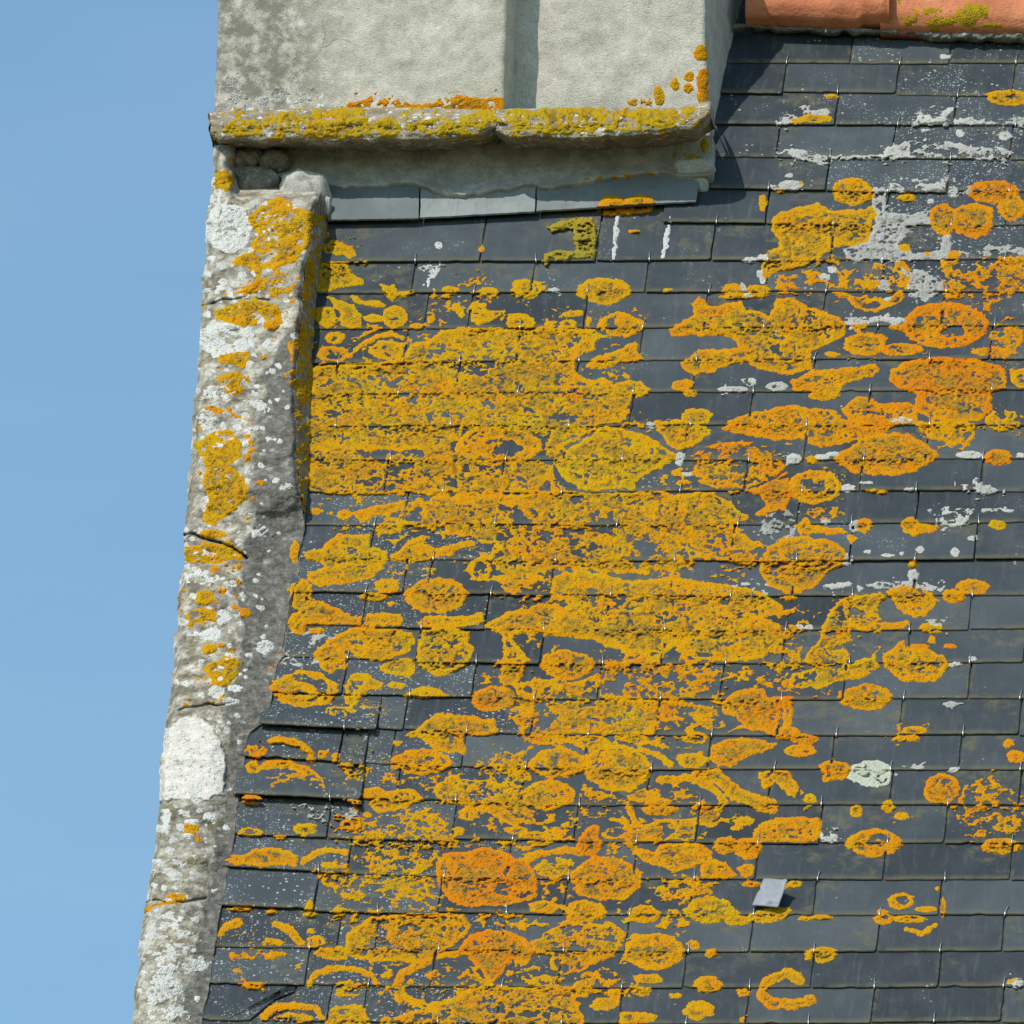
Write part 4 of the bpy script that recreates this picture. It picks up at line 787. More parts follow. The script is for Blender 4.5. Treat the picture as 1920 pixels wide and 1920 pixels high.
# ------------------------------------------------------------------ slates: the hundred that show largest, the rest as one
inframe = (X < 1920) & (Y < 1920) & (X > edge_x(Y))
vis = np.bincount(OWN[(OWN >= 0) & (BEST < 0) & inframe], minlength=len(slates))
order = np.argsort(-vis)
for i in order[:100]:
    s = slates[i]
    o = link("slate", slate_mesh([s], "slate"), M_SLATE, slate_roof)
    if (s['k'], s['j']) == (28, 0): o["label"] = "slate with a diagonally broken corner"
o = link("slate_course", slate_mesh([slates[i] for i in order[100:]], "slate_course"), M_SLATE, slate_roof); o["kind"] = "stuff"
# steel hooks
path = [(0, .001, -.0052), (0, -.0030, -.0048), (0, -.0042, -.0015), (0, -.0028, .0012), (0, .003, .0020), (0, .016, .0022), (.0004, .023, .0030)]
hv, hf = [], []; rr = .00115
for i, p in enumerate(path):
    p = np.array(p); tdir = unit(np.array(path[min(i+1, len(path)-1)])-np.array(path[max(i-1, 0)])); a_ = np.array([1., 0, 0]); b_ = np.cross(tdir, a_)
    for q in range(6):
        an = q*math.pi/3; hv.append(p+a_*math.cos(an)*rr+b_*math.sin(an)*rr)
for i in range(len(path)-1):
    for q in range(6): hf.append((i*6+q, i*6+(q+1) % 6, (i+1)*6+(q+1) % 6, (i+1)*6+q))
hf += [tuple(range(5, -1, -1)), tuple(range(len(hv)-6, len(hv)))]
hook_me = poly_mesh("slate_hook", hv, hf, True); hook_me.materials.append(M_HOOK)
hooks = []
for s in slates:
    below = [t for t in slates if t['k'] == s['k']+1]
    us = [t['ub']+.0013 for t in below if s['ua']+.045 < t['ub'] < s['ub']-.045]
    if not us: continue
    u = min(us, key=lambda q: abs(q-(s['ua']+s['ub'])/2))+np.random.default_rng(s['seed']).normal(0, .0025)
    vt = s['va']+(s['vb']-s['va'])*(u-s['ua'])/(s['ub']-s['ua'])
    pos = roofpt(u, vt, s['w']); px, py = to_px(pos)
    if not (edge_x(py)+8 < px < 1935 and 90 < py < 1935): continue
    if px < 1250 and py < 440: continue
    c, r = min(int((px-gx[0])/GS), len(gx)-1), min(max(int((py-12-gy[0])/GS), 0), len(gy)-1)
    hooks.append((BEST[r, c], pos, s['seed'], s['sl']))
hooks.sort(key=lambda h: h[0])
rest_v, rest_f = [], []
for i, (b, pos, sd_, sl_) in enumerate(hooks):
    r_ = np.random.default_rng(sd_+9); an = r_.normal(0, .06)
    S2 = unit(SLP-NRM*sl_); N2 = unit(np.cross([1, 0, 0], S2))
    ax = np.array([1., 0, 0])*math.cos(an)+S2*math.sin(an); ay = S2*math.cos(an)-np.array([1., 0, 0])*math.sin(an)
    M4 = Matrix([[ax[j], ay[j], N2[j], pos[j]] for j in range(3)]+[[0, 0, 0, 1]])
    if i < 100:
        o = bpy.data.objects.new("slate_hook", hook_me); COL.objects.link(o); o.parent = slate_roof; o.matrix_basis = M4
    else:
        o_ = len(rest_v); rest_v += [M4 @ Vector(v) for v in hv]; rest_f += [tuple(k_+o_ for k_ in f) for f in hf]
if rest_v:
    o = link("hook_row", poly_mesh("hook_row", rest_v, rest_f, True), M_HOOK, slate_roof); o["kind"] = "stuff"

# ------------------------------------------------------------------ stone coping along the verge
LY = [270,285,330,430,520,600,700,800,900,985,1010,1060,1120,1200,1280,1340,1360,1380,1440,1500,1600,1680,1705,1730,1790,1850,1920,2000]
LX = [404,404,400,388,382,376,370,362,352,345,347,342,336,328,320,315,312,304,299,296,288,276,270,268,262,255,248,240]
RY = [270,330,360,400,450,520,570,620,720,800,850,900,940,960]
RX = [606,604,600,590,583,573,565,559,555,553,556,562,568,571]
BY = [270,600,700,900,1000,1040,1100,1240,1290,1320,1380,1490,1560,1650,1700,1780,1900,2000]
BX = [620,560,490,470,470,462,450,450,440,425,425,420,402,390,376,366,350,340]
cy_ = np.arange(272, 2500, 1.8); NC = 122
fr = np.linspace(0, 1, NC)
Lx = np.interp(cy_, LY, LX)-np.maximum(cy_-2000, 0)*.13+(vnoise(cy_, cy_*0, 38, 51)-.5)*9+(vnoise(cy_, cy_*0, 12, 52)-.5)*4.5
Rx = np.where(cy_ < 960, np.interp(cy_, RY, RX), edge_x(cy_))+(vnoise(cy_, cy_*0, 45, 53)-.5)*8+(vnoise(cy_, cy_*0, 14, 54)-.5)*3
CXg = Lx[:, None]+(Rx-Lx)[:, None]*fr; CYg = np.repeat(cy_[:, None], NC, 1)
hc = np.interp(cy_, [270, 350, 620, 850, 950, 1040, 1300, 1990], [.100, .095, .075, .062, .052, .040, .028, .022])[:, None]
Bx = (np.interp(cy_, BY, BX)-np.maximum(cy_-2000, 0)*.13)[:, None]
Bn = Bx+(vnoise(CXg, CYg, 40, 55)-.5)*26+(vnoise(CXg, CYg, 14, 56)-.5)*12
gslope = sstep(0, 1, (CXg-Bx+34)/np.maximum(Rx[:, None]-Bx+34, 20))*sstep(900, 1010, CYg)
CH = hc*(1-gslope)+.0065*gslope
CH = CH*(1-.85*sstep(415, 460, CXg+(vnoise(CXg, CYg, 20, 58)-.5)*16)*sstep(384, 342, CYg+(CXg-470)*.04))
cement = sstep(-5, 6, CXg-Bn)*sstep(560, 640, CYg+(vnoise(CXg, CYg, 50, 57)-.5)*120)
CYw = CYg/.6
rel = (fbm(CXg, CYw, 90, 3, 60)-.5)*.016+(fbm(CXg, CYw, 26, 4, 61, .65)-.5)*.009*(1-.35*cement)
cracks = [[(330, 1003), (365, 1002), (400, 1014), (435, 1030), (462, 1046)], [(300, 1362), (320, 1342), (345, 1328), (410, 1320), (440, 1316)],
          [(250, 1702), (290, 1690), (340, 1692), (395, 1686)], [(370, 572), (420, 562), (470, 556), (505, 560)]]
for i, cr in enumerate(cracks):
    d = seg_dist(CXg, CYg+(vnoise(CXg, CYg, 18, 70+i)-.5)*8, cr, False)
    rel = rel-(.018 if i == 0 else .007)*np.exp(-(d/(3.0 if i == 0 else 1.9))**2)*(1-.9*cement if i else 1)*sstep(.25, .5, vnoise(CXg, CYg, 24, 90+i)+(.3 if i == 0 else 0))
pale_pts = [(303, 1402), (312, 1372), (335, 1348), (368, 1340), (400, 1362), (414, 1392), (424, 1425), (420, 1490), (398, 1492), (392, 1500), (345, 1498), (297, 1503)]
dp = np.where(inside(CXg, CYg, pale_pts), 1, -1)*seg_dist(CXg, CYg, pale_pts, True)+(vnoise(CXg, CYw, 9, 77)-.5)*6
pale = sstep(-1.5, 2.5, dp); rel = rel*(1-.6*pale)+pale*.0045
olive = sstep(1480, 1540, CYg)*sstep(1760, 1640, CYg)*.9+.25
rel = rel-.03*np.exp(-(fr[None, :]*200/9)**2)-.012*np.exp(-((1-fr[None, :])*200/5)**2)*(CYg < 930)
CP = on_roof(CXg, CYg, CH+rel)
ca = dict(cement=cement, pale=pale, olive=olive)
gable_coping = empty("gable_coping", parent=None); gable_coping.parent = house; gable_coping.matrix_parent_inverse = Matrix.Translation(-Vector(house.location))
cell_cem = cement[:-1, :-1] > .5
def yb_of(cr, xs): return np.interp(xs, [p[0] for p in cr], [p[1] for p in cr])
bounds = [yb_of(cracks[3], CXg[:-1, :-1]), yb_of(cracks[0], CXg[:-1, :-1]), yb_of(cracks[1], CXg[:-1, :-1]), yb_of(cracks[2], CXg[:-1, :-1])]
bandix = sum((CYg[:-1, :-1] > b).astype(int) for b in bounds)
for b in range(5):
    me = grid_mesh("coping_stone", CP, ca, (bandix == b) & ~cell_cem)
    o = link("coping_stone", me, M_STONE, gable_coping)
    if b == 3: o["label"] = "coping stone with a large pale bare patch"
me = grid_mesh("mortar_fillet", CP, ca, cell_cem); link("mortar_fillet", me, M_STONE, gable_coping)
# inner side face of the raised coping
foot = on_roof(edge_x(cy_)+3, cy_, .001)
ns = 16; tt = np.linspace(0, 1, ns)[None, :, None]
SP = CP[:, -1][:, None, :]*(1-tt)+foot[:, None, :]*tt
spx, spy = to_px(SP); SN = grid_normals(SP+1e-6*np.random.default_rng(3).random(SP.shape))
srel = (fbm(spy, spx*3, 26, 4, 80)-.5)*.010*np.sin(np.pi*np.linspace(0, 1, ns))[None, :]
SP = SP+np.array([1., 0, 0])*srel[..., None]
link("inner_face", grid_mesh("inner_face", SP, dict(cement=np.full(spx.shape, .45), pale=spx*0, olive=spx*0+.6)), M_STONE, gable_coping)
# outer face down over the gable
OUT = np.stack([CP[:, 0], CP[:, 0]-NRM*.05+np.array([.004, 0, 0]), CP[:, 0]-NRM*.16+np.array([.012, 0, 0]), CP[:, 0]-NRM*.3+np.array([.06, 0, 0])], 1)
link("outer_face", grid_mesh("outer_face", OUT, {k: np.zeros(OUT.shape[:2]) for k in ca}), M_STONE, gable_coping)

CN = grid_normals(CP); NLc = noise_layers(CXg, CYg, .6)
COPE = [
 ("lichen_patch", "broad yellow lichen patch on the top stone of the coping below the chimney", [P(.2,.9,(452,412),(490,386),(520,371),(548,376),(548,392),(590,398),(584,440),(575,462),(560,478),(552,492),(500,502),(480,522),(470,500),(428,497),(445,480),(472,470),(476,450),(482,430),(460,418))]),
 ("lichen_rosette", "round mustard lichen spot at the head of the coping against the sky", [D(416,341,18,20,.42,.97)]),
 ("lichen_patch", "orange lichen streak across the coping below the broad yellow patch", [P(.62,.86,(402,550),(440,542),(470,538),(480,520),(500,525),(502,545),(470,556),(420,556)), D(490,512,24,16,.5,.7), D(520,535,30,25,.5,.55)]),
 ("lichen_patch", "yellow and orange lichen spread on the coping between two white crusts", [P(.3,.88,(398,582),(430,570),(480,558),(518,575),(530,585),(515,617),(490,602),(455,622),(430,605),(408,597)), D(510,600,20,18,.65,.9)]),
 ("lichen_patch", "golden lichen below the second white crust on the coping", [P(.38,.9,(410,665),(440,655),(468,660),(470,675),(455,690),(440,685),(412,683)), D(440,712,30,16,.38,.78), D(440,730,16,10,.65,.9)]),
 ("lichen_patch", "large bright yellow lichen on the coping at mid height beside the sky", [P(.26,.92,(363,832),(395,810),(430,803),(452,830),(455,855),(432,872),(447,887),(467,910),(466,937),(440,957),(395,987),(378,977),(390,940),(380,910),(385,880),(373,850))]),
 ("lichen_patch", "orange lichen just under the open crack in the coping", [P(.55,.86,(349,1032),(380,1014),(420,1018),(462,1036),(450,1062),(440,1052),(400,1054),(370,1056),(349,1046)), D(398,1003,26,10,.62,.92)]),
 ("lichen_patch", "small golden lichen pair on the coping below the orange one under the crack", [D(385,1120,19,15,.38,.8), D(378,1155,27,15,.5,.74)]),
 ("lichen_patch", "orange brown lichen on the coping beside a small bolt like hole", [P(.5,.88,(388,1240),(420,1229),(447,1243),(449,1266),(430,1287),(400,1282),(383,1262)), D(394,1217,15,10,.08,.95)]),
 ("lichen_rosette", "single orange lichen drop below the pale bare patch on the coping", [D(358,1553,16,10,.5)]),
 ("lichen_patch", "thin orange lichen lines at the lowest joint of the coping", [D(332,1682,20,7,.6,.95), W(.6,6,(272,1712),(285,1698),(310,1692),(335,1690))]),
]
COPE_WHITE = [
 ("white_crust", "large round white crust at the sky edge near the top of the coping", [D(428,428,44,46,.05,.99)]),
 ("white_crust", "white crust broken by grey cracks, second one down the coping", [D(424,636,56,31,.05,.95)]),
 ("white_crust", "small clean white lichen oval on the grey mortar of the coping", [D(505,645,15,10,.0)]),
 ("white_crust", "pale ringed lichen on the grey mortar beside the spiral ring", [D(495,1213,15,12,.4)]),
 ("white_crust", "white lichen cluster on the lowest coping stone", [P(.15,.72,(285,1790),(310,1770),(340,1790),(330,1830),(350,1870),(340,1920),(290,1920),(275,1880))]),
]
rs = np.random.default_rng(21)
cw = [D(410,735,26,14,.1,.75), D(395,345,20,18,.2,.5), D(405,370,30,24,.2,.6), D(395,1190,20,12,.1,.85), D(360,1075,16,20,.05,.7), D(385,1085,24,14,.2,.6), D(480,765,24,14,.2,.5), D(395,785,28,26,.15,.55), D(490,600,12,8,.1), D(365,1810,26,10,.2,.7), D(390,1410,8,5,.1), D(310,1535,10,7,.1), D(392,1532,12,7,.05), D(300,1555,10,8,.15), D(360,1540,14,6,.05), D(320,1625,24,14,.5,.6), D(310,1740,26,24,.15,.6), D(340,1760,20,16,.5,.6), D(485,995,22,12,.4,.75), D(430,1315,18,8,.35), D(405,1298,14,10,.2,.8), D(440,1290,14,8,.1)]
for _ in range(330):
    y = rs.uniform(380, 1900); xl, xr = np.interp(y, LY, LX), (np.interp(y, RY, RX) if y < 960 else edge_x(y)-12)
    q = rs.beta(1.2, 1.4); r0 = rs.uniform(2.6, 7.0)*(1 if q < .55 else .75); cw.append(D(xl+(xr-xl)*q, y, r0*1.25, r0, rs.uniform(0, .6), 1 if r0 < 5 else .9))
co = [D(445,300,12,5,.6), D(565,1115,22,28,.25,.85), D(553,1035,10,20,.35), D(515,1245,12,10,.6,.7), D(372,1571,10,7,.6,.8), D(460,1150,10,10,.6), D(446,1093,7,8,.5), D(555,640,14,30,.3,.7), D(548,700,10,26,.5,.6), D(530,560,26,12,.6,.6), D(470,830,10,6,.6), D(490,905,9,6,.6), D(400,770,20,14,.65,.7), D(410,1105,16,10,.5,.7), D(345,1130,14,8,.4,.6)]
for _ in range(110):
    y = rs.uniform(500, 1320); xl, xr = np.interp(y, LY, LX), np.interp(y, BY, BX); r0 = rs.uniform(2.5, 6); co.append(D(xl+(xr-xl)*rs.random(), y, r0*1.5, r0, rs.uniform(.3, .8)))
citems = [(("t", i), [(a, b, c*.55, d) for a, b, c, d in sh], M_LICH, 1.4) for i, (n_, l_, sh) in enumerate(COPE)]+[(("w", i), sh, M_CHALK, .8) for i, (n_, l_, sh) in enumerate(COPE_WHITE)]+[(("ws", 0), cw, M_CHALK, .8), (("c", 0), co, M_LICH, 1.2)]
cg, _b = grow(citems, CXg, CYg, NLc, lambda t: CP+CN*t[..., None], use_box=False)
for key, (me, mat, n) in cg.items():
    kind, i = key
    if kind == 't': tag(link(COPE[i][0], me, mat), COPE[i][1], "lichen", "lichen colonies on the stone coping")
    elif kind == 'w': tag(link(COPE_WHITE[i][0], me, mat), COPE_WHITE[i][1], "lichen", "lichen colonies on the stone coping")
    elif kind == 'ws': tag(link("white_lichen_crust", me, mat), "scattered white lichen crumbs over the coping stones", "lichen", kind="stuff")
    else: tag(link("lichen_crust", me, mat), "scattered small orange lichen crumbs over the coping stones", "lichen", kind="stuff")
NLs = noise_layers(spx*1.6, spy, .6)
sg, _b = grow([(("f", 0), [P(.32,.46,(560,405),(625,400),(605,600),(590,700),(592,960),(556,960),(548,800),(548,640),(560,520)), D(580,520,12,36,.45,.8), D(566,650,12,44,.3,.8), D(566,740,10,20,.3,.8)], M_MOSS, 1.6)], spx, spy, NLs, lambda t: SP+SN*t[..., None], use_box=False)
for key, (me, mat, n) in sg.items():
    tag(link("lichen_curtain", me, mat), "dark yellow lichen hanging on the shaded inner side of the coping", "lichen")

# ------------------------------------------------------------------ chimney
yR = float(on_roof(np.array(1335.), np.array(345.))[1])
def zpx(x, y, Yv): return on_y(np.array(float(x)), np.array(float(y)), Yv)
c0 = zpx(425, 330, yR+.09); c1 = zpx(1312, -260, yR+.09)
chimney = child("chimney", box_mesh("chimney", (c0[0], yR+.085, c0[2]-.25), (c1[0], yR+.60, c1[2])), M_REND, house)
def shaft(name, lx, rx, y0, y1, Yf, depth, mat, ncol, step=2.0, seed=0, rough=.003, grime=None):
    ys = np.arange(y0, y1+step, step); a = np.interp(ys, *lx)+(vnoise(ys, ys*0, 16, seed+1)-.5)*3.5+(vnoise(ys, ys*0, 60, seed+2)-.5)*4; b = np.interp(ys, *rx)+(vnoise(ys, ys*0, 18, seed+3)-.5)*3.0
    f = np.linspace(0, 1, ncol); xx = a[:, None]+(b-a)[:, None]*f; yy = np.repeat(ys[:, None], ncol, 1)
    Fp = on_y(xx, yy, Yf)
    e = np.minimum(xx-a[:, None], b[:, None]-xx)
    dY = .007*np.exp(-e/4.0)-(fbm(xx, yy, 70, 3, seed+5)-.5)*rough*3-(fbm(xx, yy, 12, 3, seed+6)-.5)*rough*.3
    Fp[..., 1] += dY
    dl = np.concatenate([np.linspace(depth, .02, 12), [.008]]); 
    Lp = Fp[:, :1]+np.stack([np.zeros_like(dl)+.001, dl, np.zeros_like(dl)], -1)[None]
    dr = dl[::-1]; Rp = Fp[:, -1:]+np.stack([dr*.16-.002, dr, np.zeros_like(dr)], -1)[None]
    Pn = np.concatenate([Lp, Fp, Rp], 1); px, py = to_px(Pn)
    g = np.zeros(px.shape) if grime is None else grime(px, py)
    fl = sstep(120, 190, py)*.9*(px < 760)+.15
    o = link(name, grid_mesh(name, Pn, dict(grime=g, fleck=fl)), mat, chimney); return Pn, Fp, xx, yy
gr1 = lambda x, y: np.clip(sstep(680, 470, x)*sstep(240, 40, np.abs(y-110)*1.0)*1.2+.16, 0, 1)
shaft("pilaster", ([-260, 0, 100, 210], [416, 410, 405, 401]), ([-260, 0, 210], [955, 950, 944]), -260, 216, yR-.032, .13, M_REND, 300, seed=100, grime=gr1)
SHP, SHF, shx, shy = shaft("shaft", ([-260, 300], [900, 900]), ([-260, 0, 120, 300], [1318, 1322, 1325, 1334]), -260, 260, yR+.052, .6, M_REND, 240, seed=120, grime=lambda x, y: x*0+.12)
# ledge stones
PROF = [(0, -.01), (.06, -.05), (.22, -.078), (.5, -.112), (.78, -.124), (.93, -.122), (1.0, -.112)]
def ledge(x0, x1, top, bot, seed, dY):
    xs = np.arange(x0, x1+1.6, 1.6); fq = np.linspace(0, 1, 46)
    tp = np.interp(xs, *top); bt = np.interp(xs, *bot)+(vnoise(xs, xs*0, 30, seed)-.5)*7+(vnoise(xs, xs*0, 9, seed+1)-.5)*3.5
    yy = tp[None]+(bt-tp)[None]*fq[:, None]; xx = np.repeat(xs[None], len(fq), 0)
    Yo = np.interp(fq, *zip(*PROF))[:, None]+dY
    endr = np.minimum(xs-x0, x1-xs)[None]
    Yo = Yo+.020*np.exp(-endr/6.0)
    Fp = on_y(xx, yy, yR+Yo)
    lay = (fbm(xx, yy*5.5, 70, 5, seed+2, .7)-.5)*.026+(fbm(xx, yy, 14, 3, seed+3)-.5)*.012
    Fp[..., 1] -= lay*np.sin(np.pi*np.clip(fq*1.05, 0, 1))[:, None]
    Un = [Fp[-1]+np.stack([0*xs, 0*xs+d, (fbm(xs, xs*0+d*900, 25, 3, seed+4)-.5)*.008], -1) for d in (.012, .03, .05, .075, .10, .13)]
    for q_, d in enumerate((.012, .03, .05, .075, .10, .13)): Un[q_][:, 2] += d*.17
    Pn = np.concatenate([Fp, np.stack(Un)], 0)
    # close the ends
    ctr = Pn.mean(0)
    endL = np.repeat(Pn[:, :1].mean(0, keepdims=True), Pn.shape[0], 0); endR = np.repeat(Pn[:, -1:].mean(0, keepdims=True), Pn.shape[0], 0)
    endL = endL*0+np.array([0, .07, 0])+Pn[:, :1]; endR = Pn[:, -1:]+np.array([0, .07, 0])
    capL = np.repeat(endL.mean(0, keepdims=True), len(endL), 0); capR = np.repeat(endR.mean(0, keepdims=True), len(endR), 0)
    Pn = np.concatenate([capL, endL, Pn, endR, capR], 1); px, py = to_px(Pn)
    link("ledge_stone", grid_mesh("ledge_stone", Pn, dict(grime=px*0+.6, fleck=px*0+.8)), M_LEDGE, chimney)
    return Pn, px, py
LG = [ledge(394, 940, ([394, 600, 800, 940], [208, 199, 200, 206]), ([394, 410, 560, 700, 850, 900, 940], [255, 262, 267, 266, 262, 252, 240]), 140, 0.0),
      ledge(926, 1331, ([926, 1100, 1250, 1331], [204, 203, 202, 190]), ([926, 960, 1050, 1200, 1260, 1300, 1331], [246, 258, 262, 256, 250, 240, 216]), 160, -.006)]
# mortar neck under the ledge
NB = ([500, 560, 620, 640, 700, 775, 800, 840, 870, 900, 960, 1000, 1012, 1060, 1120, 1180, 1240, 1290, 1336], [330, 338, 346, 350, 347, 345, 352, 364, 366, 361, 352, 344, 351, 349, 337, 328, 322, 332, 326])
nx_ = np.arange(500, 1338, 2.0); fq = np.linspace(0, 1, 50)
top_ = on_y(nx_, np.full(nx_.shape, 254.), yR-.004)
bot_ = on_roof(nx_, np.interp(nx_, *NB)+(vnoise(nx_, nx_*0, 14, 170)-.5)*5, .030)
NP = top_[None]*(1-fq)[:, None, None]+bot_[None]*fq[:, None, None]
NP[..., 1] += (.018*np.sin(np.pi*fq))[:, None]
nxg, nyg = to_px(NP)
NP[..., 1] += (fbm(nxg, nyg, 80, 3, 171)-.5)*.012+(fbm(nxg, nyg, 18, 3, 172)-.5)*.003
NP[-3:, :, 1] += np.array([.0, .004, .012])[:, None]
back = np.array([0, 1., 0]); NPs = np.concatenate([NP[:, :1]+back*.1, NP, NP[:, -1:]+back*.06, NP[:, -1:]+back*.6+np.array([.08, 0, 0])], 1)
NPs = np.concatenate([NPs, NPs[-1:]-NRM*.03+SLP*.004], 0)
link("mortar_neck", grid_mesh("mortar_neck", NPs, dict(grime=np.full(NPs.shape[:2], .6), fleck=np.zeros(NPs.shape[:2]))), M_NECK, chimney)
# flashing slates at the chimney foot, sunlight on them painted into the colour
def slab(name, pts, hs, mat, parent, seed, th=.004):
    """quad on the roof from photo points, uneven edges, given corner heights (tl, tr, br, bl)"""
    n = 24; r_ = np.random.default_rng(seed); loop = []
    q = [on_roof(np.array(float(x)), np.array(float(y)), h) for (x, y), h in zip(pts, hs)]
    for i in range(4):
        for k in range(n if i % 2 == 0 else 8):
            f = k/(n if i % 2 == 0 else 8); loop.append(q[i]*(1-f)+q[(i+1) % 4]*f+SLP*r_.normal(0, .0005)+np.array([r_.normal(0, .0005), 0, 0]))
    m_ = len(loop); V = loop+[p-NRM*th for p in loop]
    F = [tuple(range(m_-1, -1, -1)), tuple(range(m_, 2*m_))]+[(i, (i+1) % m_, (i+1) % m_+m_, i+m_) for i in range(m_)]
    me = poly_mesh(name, V, F)
    for nm_, val in (("tail_mm", 50), ("side_mm", 50), ("rnd", r_.random()), ("speck", .1)):
        me.attributes.new(nm_, 'FLOAT', 'POINT').data.foreach_set("value", np.full(len(V), val, np.float32))
    return link(name, me, mat, parent)
slab("flashing_slate", [(612, 318), (786, 318), (785, 409), (614, 412)], (.022, .022, .017, .017), M_FLASH, chimney, 1)
slab("flashing_slate", [(789, 316), (1005, 312), (1003, 396), (788, 408)], (.021, .021, .016, .016), M_FLASH, chimney, 2)
slab("flashing_slate", [(1008, 312), (1316, 300), (1305, 377), (1006, 395)], (.020, .020, .014, .014), M_FLASH, chimney, 3)
# rubble and mortar lumps under the ledge end
import bmesh
def lump(name, cx, cy, Yv, sx, sy, sz, mat, parent, seed, amp=.25, box=.4):
    bm = bmesh.new(); bmesh.ops.create_icosphere(bm, subdivisions=5, radius=1); c = zpx(cx, cy, Yv)
    co = np.array([v.co[:] for v in bm.verts])
    n = fbm(co[:, 0]*50+co[:, 2]*23+200, co[:, 1]*50+co[:, 2]*31+200, 40, 4, seed)-.5
    boxy = co/np.maximum(np.abs(co).max(1, keepdims=True), .01)
    co2 = (co*(1-box)+boxy*box*.8)*(1+n[:, None]*amp*2)*np.array([sx, sy, sz])+c
    for v, p in zip(bm.verts, co2): v.co = p
    me = bpy.data.meshes.new(name); bm.to_mesh(me); bm.free()
    for p in me.polygons: p.use_smooth = True
    for k_ in ("grime", "fleck"): me.attributes.new(k_, 'FLOAT', 'POINT').data.foreach_set("value", np.full(len(me.vertices), .3, np.float32))
    return link(name, me, mat, parent)
lump("rubble_stone", 456, 302, yR-.022, .044, .035, .029, M_RUBBLE, chimney, 5, .4, .15)
lump("rubble_stone", 518, 304, yR-.020, .032, .03, .026, M_RUBBLE, chimney, 8, .4, .15)
lump("rubble_stone", 474, 345, yR-.034, .052, .035, .036, M_RUBBLE, chimney, 11, .4, .15)
lump("rubble_stone", 417, 303, yR-.045, .010, .02, .012, M_RUBBLE, chimney, 14)
lump("mortar_lump", 572, 372, yR-.058, .050, .042, .052, M_NECK, chimney, 17, .34, .25)
lump("mortar_lump", 612, 388, yR-.082, .010, .012, .022, M_NECK, chimney, 20, .3)
lump("mortar_lump", 1300, 318, yR-.012, .040, .03, .020, M_NECK, chimney, 23, .3)
lump("mortar_lump", 1316, 350, yR-.005, .017, .02, .020, M_NECK, chimney, 26, .3)
# growths on the ledge and on the rendered faces
LED = [[P(.14,.40,(395,212),(640,202),(930,205),(925,258),(560,262),(398,254)), P(.1,.8,(580,230),(690,222),(700,255),(600,262),(570,250)), P(.1,.8,(520,215),(570,212),(560,250),(520,255)), D(455,240,36,18,.1,.85), D(730,240,26,20,.12,.95), D(820,235,40,14,.12,.8), D(890,225,30,14,.15,.8)],
       [P(.12,.86,(945,215),(1010,203),(1120,204),(1140,222),(1120,245),(1060,255),(1010,250),(960,240)), P(.14,.86,(1170,215),(1220,205),(1265,205),(1278,225),(1260,238),(1200,235)), P(.2,.42,(940,205),(1325,200),(1320,240),(945,262))]]
LLAB = ["yellow lichen crust along the longer ledge stone of the chimney", "thick yellow lichen cushions on the shorter ledge stone of the chimney"]
for (Pn, px, py), shs, lab in zip(LG, LED, LLAB):
    n_ = noise_layers(px, py, .9)
    gg, _b = grow([("lichen_mat", shs, M_MOSS, 1.7)], px, py, n_, lambda t, Pn=Pn: Pn+grid_normals(Pn)*t[..., None], use_box=False)
    for me, mat, n in gg.values(): tag(link("lichen_mat", me, mat), lab, "lichen", "lichen on the chimney ledge")
def face_growth(Fp, items):
    px, py = to_px(Fp); n_ = noise_layers(px, py, .95); Nn = grid_normals(Fp)
    gg, _b = grow([(i, sh, mat, am) for i, (nm, lab, sh, mat, am) in enumerate(items)], px, py, n_, lambda t: Fp+Nn*t[..., None], use_box=False)
    for i, (me, mat, n) in gg.items(): tag(link(items[i][0], me, mat), items[i][1], "lichen", "lichen on the chimney render", "stuff" if "crumb" in items[i][0] else None)
face_growth(SHF, [("lichen_rosette", "orange lichen spot at the outer corner of the chimney", [D(1315,100,13,16,.55,.95)], M_LICH, 1.2),
  ("lichen_patch", "orange and yellow lichen climbing the chimney corner above the ledge", [D(1320,155,14,28,.7,.82), D(1319,183,15,14,.5,.85)], M_LICH, 1.2),
  ("lichen_crumb", "scattered yellow and orange lichen dots on the chimney render above the shorter ledge stone", [D(1292,145,9,9,.2), D(1266,158,9,13,.1), D(1291,165,9,9,.4), D(1236,182,11,18,.1,.95), D(1200,192,26,7,.4,.6)], M_LICH, 1.2)])
px_, = [None]
ys_ = np.arange(120, 216, 1.8); xs_ = np.arange(405, 944, 1.8); xg_, yg_ = np.meshgrid(xs_, ys_)
PF = on_y(xg_, yg_, yR-.032); PF[..., 1] -= (fbm(xg_, yg_, 70, 3, 105)-.5)*.009+(fbm(xg_, yg_, 12, 3, 106)-.5)*.0009
face_growth(PF, [("lichen_patch", "faded orange lichen fringe on the chimney render above the longer ledge stone", [P(.6,.79,(640,214),(650,198),(690,186),(760,190),(800,198),(860,180),(940,188),(942,216))], M_LICH, 1.0),
  ("white_crust", "white crust flecks on the chimney render near the sky edge", [D(545,182,30,14,.1,.75), D(492,188,12,10,.1,.9), D(430,170,24,30,.3,.5), D(660,205,40,8,.2,.5)], M_WHITE, 1.0)])
face_growth(NP, [("lichen_crumb", "orange lichen beads along the lower edge of the mortar under the ledge", [D(1125,333,8,4,.5), D(1178,330,10,5,.6), D(1222,327,6,4,.6), D(1150,332,9,4,.5,.8), D(1100,336,8,3,.4), D(915,338,7,14,.2,.5)], M_LICH, 1.0),
  ("lichen_patch", "yellow lichen on the mortar corner at the chimney's outer foot", [D(1320,272,8,13,.1,.95), D(1295,290,12,9,.1,.7), D(1308,300,20,8,.3,.6)], M_MOSS, 1.6)])

